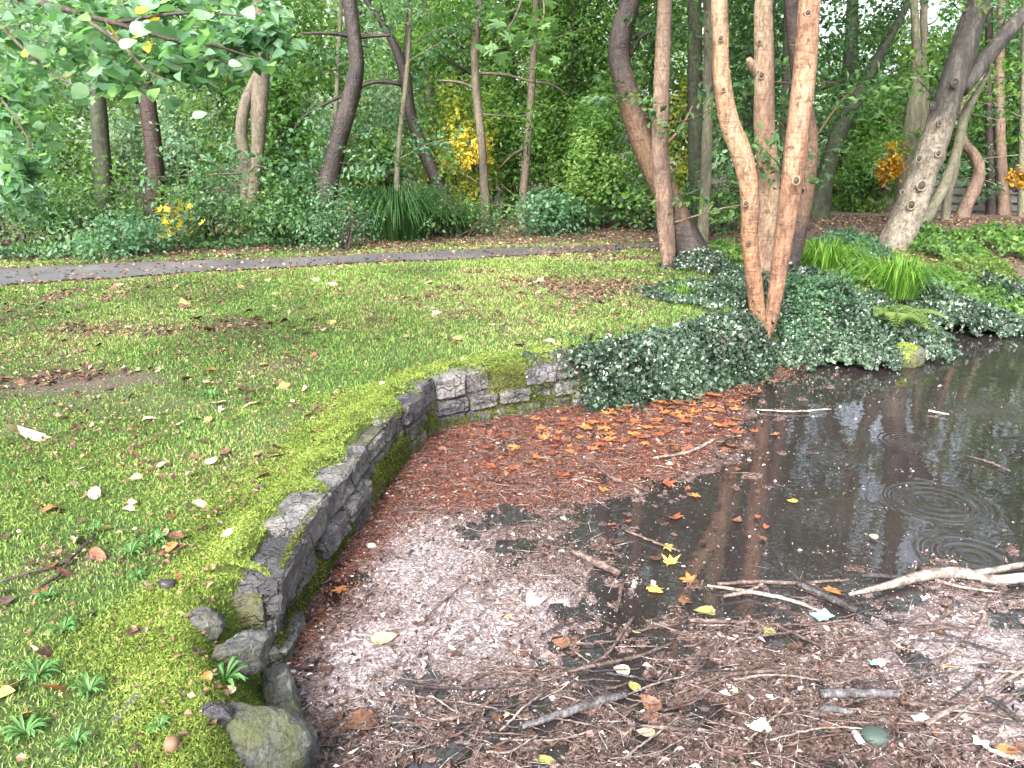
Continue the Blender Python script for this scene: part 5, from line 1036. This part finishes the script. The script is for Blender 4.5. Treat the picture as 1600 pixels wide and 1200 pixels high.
def leaf_on(px, py, wpx, shape, colr, label, water=False, rz=None, tilt=.2, group=None, name='fallen_leaf', zoff=.012, seed=0, submerged=0.0):
    rs = np.random.RandomState(seed * 31 + int(px) * 7 + int(py)); q = G(px, py, WZ if water else 0.0); sz = wpx * mpp(q) * (1.0 if shape != 'maple' else .95)
    z = (float(scum_z(q[0], q[1])) if water and -1 < q[0] < 4.3 and q[1] < 7.5 else WZ) if water else gz(q[0], q[1])
    o_ = put(name, fl(shape, colr)[rs.randint(4)], (q[0], q[1], z + zoff - submerged), (rs.normal(0, tilt), rs.normal(0, tilt), rs.uniform(0, 6.28) if rz is None else rz), (sz, sz, sz))
    return tag(o_, label, 'leaf', group)
W = dict(water=True, tilt=.05)
for a in [(1048, 883, 40, 'maple', 'yellow', 'bright yellow maple leaf floating on dark water, lower of the two close together'), (1041, 857, 32, 'maple', 'yellow', 'yellow maple leaf floating just above the brightest yellow one'),
          (1022, 926, 42, 'maple', 'yellow', 'golden yellow leaf floating by the debris edge right of the white splash'), (1080, 910, 44, 'maple', 'orange', 'orange-brown leaf floating right of the bright yellow pair'), (1066, 940, 40, 'maple', 'brown', 'brown curled leaf at the debris edge below the orange-brown one'),
          (1101, 960, 32, 'oval', 'olive', 'olive green leaf floating above the twig near the debris'), (533, 923, 42, 'maple', 'orange', 'orange maple leaf alone in the brown strip by the mossy wall'), (560, 1136, 62, 'oval', 'brown', 'big wet brown leaf in the lower left of the debris'),
          (1056, 812, 44, 'maple', 'rust', 'dark red maple leaf floating on open water'), (1090, 778, 30, 'maple', 'orange', 'orange maple leaf floating just above the dark red one'), (941, 770, 32, 'maple', 'orange', 'orange star-shaped leaf floating near the brown twig'),
          (880, 746, 42, 'maple', 'rust', 'reddish maple leaf floating at the edge of the red litter'), (1040, 757, 44, 'maple', 'rust', 'red-orange leaf floating left of the twig in open water'), (1200, 989, 36, 'maple', 'olive', 'yellow-green leaf lying in the twiggy debris'),
          (1300, 927, 46, 'maple', 'orange', 'orange-brown leaf floating beside the dark plank end'), (1237, 787, 17, 'oval', 'yellow', 'small pale yellow leaf floating alone on open water'), (990, 1077, 24, 'oval', 'olive', 'small green leaf in the debris'), (1212, 681, 24, 'maple', 'orange', 'pale orange leaf floating over the trunk reflection'),
          (1365, 843, 18, 'oval', 'beige', 'small beige leaf floating in the white sky reflection'), (1400, 1135, 42, 'maple', 'brown', 'brown leaf in debris right of the green dome'), (1575, 1178, 34, 'oval', 'orange', 'orange-brown leaf at the bottom right corner'), (1195, 845, 24, 'maple', 'brown', 'brown lobed leaf in open water'),
          (965, 850, 20, 'oval', 'darkbrown', 'blackish oval leaf floating near the chunky stick'), (850, 1190, 40, 'lance', 'olive', 'narrow pale green leaf at the bottom edge in the debris'), (600, 1005, 40, 'oval', 'beige', 'pale broad flake on the left debris mat'), (838, 942, 46, 'oval', 'pale', 'large whitish leaf on the pale debris')]:
    leaf_on(*a, **W, name='floating_leaf')
rs = np.random.RandomState(90)
OG = 'orange maple leaves massed below the ivy wall'
cnt = 0
while cnt < 150:
    px = rs.normal(1000, 130); py = 665 + rs.normal(0, 30) - (px - 1000) * .16
    q = G(px, py, WZ)
    if not (700 < px < 1180) or pond_sd(q[:1], q[1:2])[0][0] > -.12: continue
    co_ = ['orange', 'orange', 'rust', 'rust', 'brown'][rs.randint(5)]; leaf_on(px, py, rs.uniform(20, 38), 'maple', co_, '%s maple leaf in the floating mass below the ivy, %s, %s' % (CW[co_], 'nearest the wall' if py < 645 - (px - 1000) * .16 else 'mid strip' if py < 680 - (px - 1000) * .16 else 'outer edge', 'far left' if px < 850 else 'left part' if px < 930 else 'middle' if px < 1010 else 'right part' if px < 1090 else 'far right'), **W, name='floating_leaf', group=OG, seed=cnt, zoff=.004 + .02 * rs.uniform()); cnt += 1
SGr = 'brown leaves scattered on the open water'
for k in range(18):
    px, py = rs.uniform(900, 1330), rs.uniform(700, 930); sh_ = ['maple', 'oval'][k % 2]; co_ = ['brown', 'rust', 'darkbrown'][rs.randint(3)]; leaf_on(px, py, rs.uniform(10, 24), sh_, co_, 'small %s %s leaf floating on the %s open water' % (CW[co_], SW[sh_], 'nearer' if py > 820 else 'farther'), **W, name='floating_leaf', group=SGr, seed=k)
UG = 'brown leaves lying on the pond bed'
for k in range(60):
    px, py = rs.uniform(880, 1560), rs.uniform(690, 960); leaf_on(px, py, rs.uniform(40, 70), 'maple', ['brown', 'rust'][k % 2], 'dim brown leaf seen under the water', **W, name='sunken_leaf', group=UG, seed=k, submerged=rs.uniform(.05, .16))
DGr = 'brown leaves matted in the floating debris'
for k in range(70):
    px, py = rs.uniform(500, 1600), rs.uniform(960, 1195); sh_ = ['maple', 'oval', 'maple'][k % 3]; co_ = ['brown', 'darkbrown', 'darkbrown', 'brown', 'darkbrown', 'beige'][rs.randint(6)]; leaf_on(px, py, rs.uniform(15, 36), sh_, co_, 'wet %s %s leaf in debris %s' % (CW[co_], SW[sh_], near(px, py)), water=True, tilt=.25, name='debris_leaf', group=DGr, seed=k, zoff=.008)
for a in [(28, 676, 44, 'oval', 'beige', 'large pinkish-beige leaf, left of a pale pair on the lawn'), (50, 686, 44, 'oval', 'pale', 'large near-white leaf, right of a pale pair on the lawn'), (330, 582, 34, 'lance', 'orange', 'tan curled leaf in the lawn right of the muddy patch'), (384, 613, 40, 'oval', 'beige', 'pinkish-beige leaf with dark edges in mid lawn'),
          (22, 1080, 44, 'lance', 'orange', 'bright orange upright leaf at the left picture edge'), (88, 1084, 54, 'lance', 'rust', 'dark red-brown leaf right of the bright orange one'), (40, 1128, 28, 'oval', 'orange', 'pinkish-brown round leaf below the bright orange one'), (8, 1092, 30, 'oval', 'yellow', 'yellow leaf touching the left picture edge beside the orange one'),
          (78, 892, 56, 'lance', 'rust', 'long reddish curled leaf on the left lawn'), (105, 905, 34, 'lance', 'brown', 'brown curled leaf just below the long reddish one'), (152, 872, 42, 'lance', 'rust', 'rust-brown curled leaf at the right end of the twig'), (125, 850, 46, 'lance', 'beige', 'pale folded leaf standing above the twig'),
          (268, 862, 24, 'oval', 'orange', 'orange-tan leaf beside the leafy weeds'), (255, 872, 16, 'oval', 'brown', 'small brown leaf touching the orange-tan one'), (72, 1028, 30, 'oval', 'darkbrown', 'blackish leaf beside a white tip on the left lawn'), (56, 1022, 22, 'lance', 'pale', 'white upright leaf tip beside the blackish leaf'),
          (200, 800, 22, 'oval', 'pale', 'pale green-white leaf in mid left lawn'), (150, 779, 26, 'oval', 'pale', 'whitish leaf left of the pale green one in lawn'), (318, 795, 34, 'lance', 'beige', 'straw-coloured long leaf in lawn near the wall'), (85, 797, 32, 'oval', 'orange', 'orange-brown leaf on the far left lawn'),
          (322, 1055, 22, 'oval', 'orange', 'bright tan leaf below the wall-end weed'), (352, 1052, 36, 'lance', 'beige', 'pale curled leaf under the wall-end weed'), (132, 735, 20, 'oval', 'pale', 'cream oval leaf in the left lawn'), (130, 1188, 0.1, 'oval', 'olive', 'x')][:-1]:
    leaf_on(*a, tilt=.35, zoff=.022)
LGr = 'fallen leaves scattered over the lawn'
cnt = 0
while cnt < 240:
    px, py = rs.uniform(0, 1000), 440 + 560 * rs.uniform() ** 1.5; q = G(px, py)
    if pond_sd(q[:1], q[1:2])[0][0] < .25 or path_in(q[0], q[1]) < 0: continue
    sh_ = ['oval', 'lance', 'maple', 'oval'][rs.randint(4)]; co_ = ['beige', 'brown', 'brown', 'brown', 'darkbrown', 'darkbrown', 'olive', 'beige', 'rust'][rs.randint(9)]; leaf_on(px, py, rs.uniform(9, 21) * (1 + (py - 440) / 1100), sh_, co_, '%s %s leaf on the %s' % (CW[co_], SW[sh_], lawn_zone(px, py)), tilt=.35, group=LGr, seed=cnt, zoff=.018); cnt += 1
# leaf litter too fine to count: verge, path edges, under the trees
def litter(name, n, seed, test, lo, hi, r0=6, r1=18, pw=1.2, a0=-.8, a1=.8, stops=None, zo=.015):
    rs = np.random.RandomState(seed); x, y, r = sector(n, r0, r1, rs, pw, a0, a1); d = pond_sd(x, y)[0]; k = (d > .15) & (rs.uniform(0, 1, n) < test(x, y, d)); x, y, r = x[k], y[k], r[k]; n = len(x)
    L = rs.uniform(lo, hi, n); mb = MB(); leaves(mb, np.c_[x, y, ground_z(x, y) + zo + rs.uniform(0, .015, n)], L, L * rs.uniform(.4, .9, n), rs.normal(size=(n, 3)) * (1, 1, .3), unit(rs.normal(size=(n, 3)) * .4 + (0, 0, 1)), np.clip(rs.normal(.42, .36, n), 0, 1)); mb.obj(name, M['litter'], kind='stuff', smooth_=False)
M['litter'] = plain_mat('leaf_litter', [(0, g(.03, .018, .013)), (.35, g(.1, .05, .032)), (.6, g(.17, .095, .05)), (.84, g(.3, .215, .125)), (1, g(.5, .44, .31))], 30, .5, 0, world=True, useattr=True)
litter('leaf_litter', 60000, 5, lambda x, y, d: np.clip(.04 + 1.0 * smooth(.35, .8, mud_f(x, y)) * np.where(path_in(x, y) < 0, np.where(x > .2, .6, .15), 1), 0, 1), .025, .075)
litter('lawn_debris', 52000, 6, lambda x, y, d: np.clip(.15 + .9 * smooth(.45, .7, fbm(x * 2.2, y * 2.2, 44)), 0, 1) * (path_in(x, y) > 0), .01, .034, 1.7, 10.5, 2.0, -.8, .4, zo=.02)

# ------------------------------------------------------------------ sticks, twigs and rubbish in the pond
def stick(name, label, pts, mat, group=None, sides=8, seed=0, lift=.012, side=None, cat=None):
    a = []
    for (px, py, wd) in pts:
        q = G(px, py, WZ); rd = wd * mpp(q) / 2; z = float(scum_z(q[0], q[1])) + rd * .5 + lift; a.append((q[0], q[1], z, rd))
    a = np.array(a); mid = a[len(a) // 2, :3]; root = thing(name, label, cat or name.split('_')[-1], tuple(mid), group) if side else None
    mb = MB(); s = spline(a, max(12, 6 * len(a))); s[:, :3] += np.random.RandomState(seed).normal(size=s[:, :3].shape) * .0012; tube(mb, s[:, :3], s[:, 3], sides, .18, seed)
    if not side: return tag(mb.obj(name, M[mat], at=tuple(mid)), label, cat or name.split('_')[-1], group)
    mb.obj('main_stem', M[mat], root)
    for j, sp in enumerate(side):
        b_ = np.array([(*G(px, py, WZ)[:2], float(scum_z(*G(px, py, WZ)[:2])) + .012 + wd * .001, wd * mpp(G(px, py, WZ)) / 2) for px, py, wd in sp]); mb = MB(); s = spline(b_, 14); tube(mb, s[:, :3], s[:, 3], 6, .15, seed + j); mb.obj('side_twig', M[mat], root)
    return root
stick('fallen_branch', 'thick pale bare branch lying along the debris edge at right', [(1325, 936, 5), (1380, 925, 11), (1440, 910, 17), (1500, 906, 18), (1545, 916, 16), (1600, 912, 16), (1660, 905, 15)], 'w_pale', seed=1, lift=.02, side=[[(1500, 906, 12), (1550, 898, 11), (1600, 888, 9), (1640, 884, 7)], [(1460, 912, 6), (1500, 925, 5), (1560, 935, 3)]])
TW = 'sticks in the floating debris'
for i, (nm, lb, pts, mt) in enumerate([
    ('stick', 'dark pale-topped stick floating just left above the thick pale branch', [(1345, 904, 5), (1380, 905, 7), (1420, 909, 4)], 'w_dark'),
    ('plank', 'dark flat wet plank slanting beside the orange-brown leaf', [(1246, 917, 13), (1290, 938, 13), (1338, 962, 12)], 'w_dark'),
    ('twig', 'long pale twig floating horizontally at the debris edge', [(1120, 918, 5), (1180, 914, 6), (1245, 916, 5), (1325, 910, 3)], 'w_brown'),
    ('twig', 'pale twig slanting under the long horizontal one', [(1105, 920, 4), (1170, 930, 6), (1230, 944, 6), (1300, 968, 5)], 'w_pale'),
    ('twig', 'short pale twig crossing the slanting pale twig', [(1130, 937, 5), (1165, 930, 6), (1192, 918, 3)], 'w_pale'),
    ('twig', 'nearly horizontal brown twig below the olive leaf', [(1078, 974, 5), (1130, 980, 6), (1190, 977, 4)], 'w_brown'),
    ('stick', 'chunky brown stick floating at the edge of the pale debris', [(893, 868, 8), (930, 885, 13), (967, 903, 12)], 'w_brown'),
    ('plank', 'flat silvery bark strip above the green dome', [(1280, 1096, 14), (1340, 1094, 14), (1402, 1096, 13)], 'w_grey'),
    ('stick', 'brownish stick right of the silvery bark strip', [(1405, 1108, 6), (1450, 1108, 8), (1505, 1101, 5)], 'w_brown'),
    ('stick', 'long silver-grey wet stick across the lower middle debris', [(815, 1142, 9), (880, 1122, 14), (940, 1104, 15), (980, 1092, 9)], 'w_grey'),
    ('twig', 'bent brown twig rising toward the round puddle', [(685, 1138, 6), (735, 1125, 7), (770, 1098, 6), (805, 1072, 4)], 'w_brown'),
    ('twig', 'thin brown twig in open water left of the red-orange leaf', [(928, 728, 3), (955, 750, 5), (1005, 770, 4)], 'w_brown'),
    ('twig', 'thin pale twig in water left of the yellow leaves', [(975, 832, 3), (1015, 848, 4), (1062, 866, 3)], 'w_brown'),
    ('twig', 'forked pale twig floating below the red leaf mass', [(1020, 722, 3), (1075, 714, 5), (1116, 692, 5)], 'w_pale'),
    ('twig', 'upright-looking brown stick right of the white splash', [(972, 918, 6), (968, 940, 6), (963, 962, 5)], 'w_brown'),
    ('twig', 'brown slanting twig below the white splash', [(990, 970, 5), (975, 992, 6), (955, 1020, 5), (938, 1035, 4)], 'w_brown'),
    ('twig', 'long reddish twig running along the centre debris', [(840, 1072, 4), (920, 1048, 6), (1000, 1030, 6), (1050, 1010, 4)], 'w_brown'),
    ('twig', 'thin twig curving down through the right debris', [(1205, 978, 3), (1250, 1000, 5), (1280, 1020, 4), (1295, 1035, 3)], 'w_brown'),
    ('twig', 'thin pale twig lying low at the right debris mat', [(1560, 1075, 4), (1590, 1060, 6), (1620, 1045, 5)], 'w_pale'),
    ('stick', 'dark curved stick near the right bottom corner', [(1535, 1098, 6), (1562, 1112, 9), (1590, 1135, 7)], 'w_dark'),
    ('stick', 'pale stick slanting below the brown leaf at lower right', [(1445, 1142, 8), (1475, 1125, 9), (1500, 1110, 5)], 'w_pale'),
    ('stick', 'grey-brown stick at the lower right edge', [(1540, 1180, 7), (1580, 1190, 8), (1625, 1188, 7)], 'w_pale'),
    ('stick', 'dark arched stick left of the green dome', [(1260, 1128, 8), (1295, 1120, 10), (1330, 1124, 8)], 'w_grey'),
    ('twig', 'thin straight twig on the left debris mat', [(655, 985, 2), (690, 950, 3), (735, 912, 2)], 'w_brown'),
    ('twig', 'short pale straw on the left debris mat', [(555, 1000, 4), (590, 1001, 4)], 'w_pale'),
    ('twig', 'thin stalk bent over the brown strip near the wall', [(548, 880, 3), (570, 882, 3), (585, 895, 2)], 'w_brown'),
    ('twig', 'brown twig lying in the centre foreground debris', [(1085, 1080, 5), (1150, 1062, 7), (1215, 1055, 4)], 'w_brown'),
    ('twig', 'pale thin twig near the bottom of the centre debris', [(1000, 1140, 4), (1050, 1152, 6), (1110, 1150, 4)], 'w_brown'),
    ('twig', 'horizontal pale twig floating in the tree reflections', [(1180, 643, 2), (1240, 646, 3), (1298, 642, 2)], 'w_pale'),
    ('twig', 'slim floating twig at far right of the open water', [(1510, 716, 2), (1545, 726, 4), (1578, 740, 3)], 'w_brown'),
    ('twig', 'short dark-ended twig floating in the upper right water', [(1450, 645, 4), (1482, 651, 3)], 'w_pale')]):
    stick(nm, lb, pts, mt, TW, seed=i + 3, side=[[(pts[1][0], pts[1][1], 3), (pts[1][0] + 14, pts[1][1] - 12, 2.5), (pts[1][0] + 30, pts[1][1] - 16, 1.5)]] if i % 5 == 1 and nm == 'twig' else None)
rs = np.random.RandomState(44)
for k in range(200):
    px = rs.uniform(620, 1620); py = rs.uniform(960, 1195); l = rs.uniform(40, 170); a = rs.normal(-.25, .55); wd = rs.uniform(1.5, 4.2); dx, dy = l / 2 * math.cos(a), l / 2 * math.sin(a) * .6
    if px < 900 and py < 1050: continue
    wm_ = ['w_brown', 'w_brown', 'w_brown', 'w_brown', 'w_dark', 'w_pale'][rs.randint(6)]; stick('twig', '%s %s twig %s, %s' % ('long' if l > 125 else 'medium' if l > 80 else 'short', dict(w_brown='brown', w_dark='dark', w_pale='pale')[wm_], 'sloping down right' if a > .12 else 'sloping up right' if a < -.3 else 'lying level', near(px, py)), [(px - dx, py - dy, wd), (px + rs.normal(0, 4), py + rs.normal(0, 4), wd), (px + dx, py + dy, wd * .6)], wm_, 'tangled twigs of the foreground debris', 5, 100 + k, rs.uniform(.004, .02))
TWL = thing('fallen_twig', 'dark forked twig lying on the lawn among curled brown leaves', 'twig', (*G(110, 880)[:2], gz(*G(110, 880)[:2])))
for pts in ([(0, 920, 4), (50, 903, 5), (105, 885, 7), (150, 840, 4)], [(60, 930, 5), (95, 905, 6), (115, 875, 4)]):
    a = np.array([(*G(x, y)[:2], gz(*G(x, y)[:2]) + .02, w_ * mpp(G(x, y)) / 2) for x, y, w_ in pts]); mb = MB(); s = spline(a, 16); tube(mb, s[:, :3], s[:, 3], 6, .15, 3); mb.obj('twig_stem', M['b_twig'], TWL)
def flat_mat(nm, c_, rough=.4, tr=0.0):
    return plain_mat(nm, [(.3, tuple(q * .8 for q in c_)), (.7, c_)], 12, rough, .3)
M['teal'] = flat_mat('teal_plastic', (.22, .42, .42), .3); M['white'] = flat_mat('white_plastic', (.5, .49, .47), .35); M['greenball'] = flat_mat('dull_green_rubber', (.045, .068, .055), .6); M['nut'] = flat_mat('brown_nut', (.17, .1, .06), .6); M['red'] = flat_mat('red_plastic', (.5, .06, .08)); M['black'] = flat_mat('black_lump', (.03, .028, .028), .5)
def sheetlet(name, label, px, py, wm, dm, mat, seed, cat, crumple=.012, rz=0.0, trim=0.0):
    q = G(px, py, WZ); q = np.array((q[0], q[1], float(scum_z(q[0], q[1])) + .016)); rs = np.random.RandomState(seed); k = 7; u = np.linspace(-.5, .5, k); U, Vv = np.meshgrid(u, u)
    zz = crumple * 2.2 * (fbm(U * 3 + seed, Vv * 3, seed) - .3) + .01 * np.abs(U); x_ = U * wm * (1 + .5 * (fbm(Vv * 2 + seed, Vv * 0, 3) - .5)); y_ = (Vv * (1 + .7 * (fbm(U * 2 + seed, U * 0, 5) - .5)) + .25 * U * trim) * dm; ca, sa = math.cos(rz), math.sin(rz)
    i0 = (np.arange(k - 1)[:, None] * k + np.arange(k - 1)[None]).ravel(); mb = MB(); V = np.stack([x_ * ca - y_ * sa, x_ * sa + y_ * ca, zz], -1).reshape(-1, 3) + q
    mb.add(V, np.stack([i0, i0 + 1, i0 + k + 1, i0 + k], -1)); o_ = mb.obj(name, M[mat], at=tuple(q), smooth_=False); md = o_.modifiers.new('solid', 'SOLIDIFY'); md.thickness = .002; return tag(o_, label, cat)
sheetlet('plastic_wrapper', 'pale teal rectangular wrapper lying on the debris', 1283, 970, .085, .055, 'teal', 1, 'litter', .003, .3, .8)
sheetlet('plastic_scrap', 'white and teal curled plastic scrap right of the wrapper', 1372, 1046, .045, .035, 'white', 2, 'litter', .016, .6)
sheetlet('plastic_scrap', 'small teal scrap touching the white curled scrap', 1362, 1044, .025, .03, 'teal', 3, 'litter', .006)
sheetlet('paper_scrap', 'crumpled white paper in the debris at bottom centre', 1182, 1150, .075, .05, 'white', 4, 'litter', .022, .2)
sheetlet('paper_scrap', 'small white flake in the debris right of the brown leaf', 1435, 1131, .06, .03, 'white', 5, 'litter', .006, .2)
sheetlet('paper_scrap', 'white shred near the bottom right corner', 1530, 1172, .05, .03, 'white', 6, 'litter', .014, -.5)
q = G(1366, 1158, WZ); rock('rubber_ball', 'dull green half-sunk ball with a pale rim in the debris', (q[0], q[1], WZ + .012), (.095, .085, .07), 1, 'greenball', sub=3, cat='ball', amp=.03)
q0, q1 = G(1333, 1153, WZ), G(1347, 1172, WZ); mb = MB(); tube(mb, np.linspace((*q0[:2], WZ + .025), (*q1[:2], WZ + .022), 6), .0115, 10); tag(mb.obj('plastic_tube', M['white'], at=tuple((q0 + q1) / 2)), 'short white plastic tube beside the green ball', 'litter')
q = G(1391, 1172, WZ); rock('plastic_bead', 'small red bead right of the green ball', (q[0], q[1], WZ + .02), (.018, .018, .018), 1, 'red', sub=2, cat='litter', amp=.02)
PG = 'white floating lumps'
for i, (px, py, s_, lb) in enumerate([(750, 684, .045, 'white lump floating in red litter near the back wall'), (580, 856, .05, 'white oval lump in dark water near the mossy wall'), (778, 695, .03, 'small cream lump right of the white lump in red litter'), (436, 1052, .035, 'pale pebble-like lump where the wall foot ends'), (452, 1042, .03, 'second pale lump beside the wall foot end'), (458, 1054, .026, 'small pale lump just below the second one at the wall foot'), (975, 700, .03, 'white lump among the orange leaves'), (1123, 637, .035, 'white lump at right of the red litter below the ivy')]):
    q = G(px, py, WZ); rock('floating_lump', lb, (q[0], q[1], WZ + .012), (s_, s_ * .7, s_ * .6), i + 2, 'white', sub=2, group=PG, cat='litter', amp=.15)
q = G(270, 1172); rock('nut', 'round tan nut lying in the turf near the bottom edge', (q[0], q[1], gz(q[0], q[1]) + .02), (.042, .042, .044), 2, 'nut', sub=3, cat='nut', amp=.06)
q = G(262, 920); rock('pine_cone', 'dark brown lumpy cone lying on moss above the ring stone', (q[0], q[1], gz(q[0], q[1]) + .02), (.07, .05, .05), 5, 'black', sub=3, cat='cone', amp=.4)
q = G(990, 916, WZ); mb = MB(); tube(mb, spline(np.array([(*q[:2], WZ - .005, .016), (*q[:2], WZ + .006, .009), (*q[:2], WZ + .02, .005), (*q[:2], WZ + .028, .007), (*q[:2], WZ + .035, .002)]), 14)[:, :3], spline(np.array([(.016, 0), (.009, 0), (.005, 0), (.007, 0), (.002, 0)]), 14)[:, 0], 10)
tag(mb.obj('raindrop_splash', M['white'], at=tuple(q)), 'tiny white raindrop splash on dark water left of the golden leaf', 'splash')
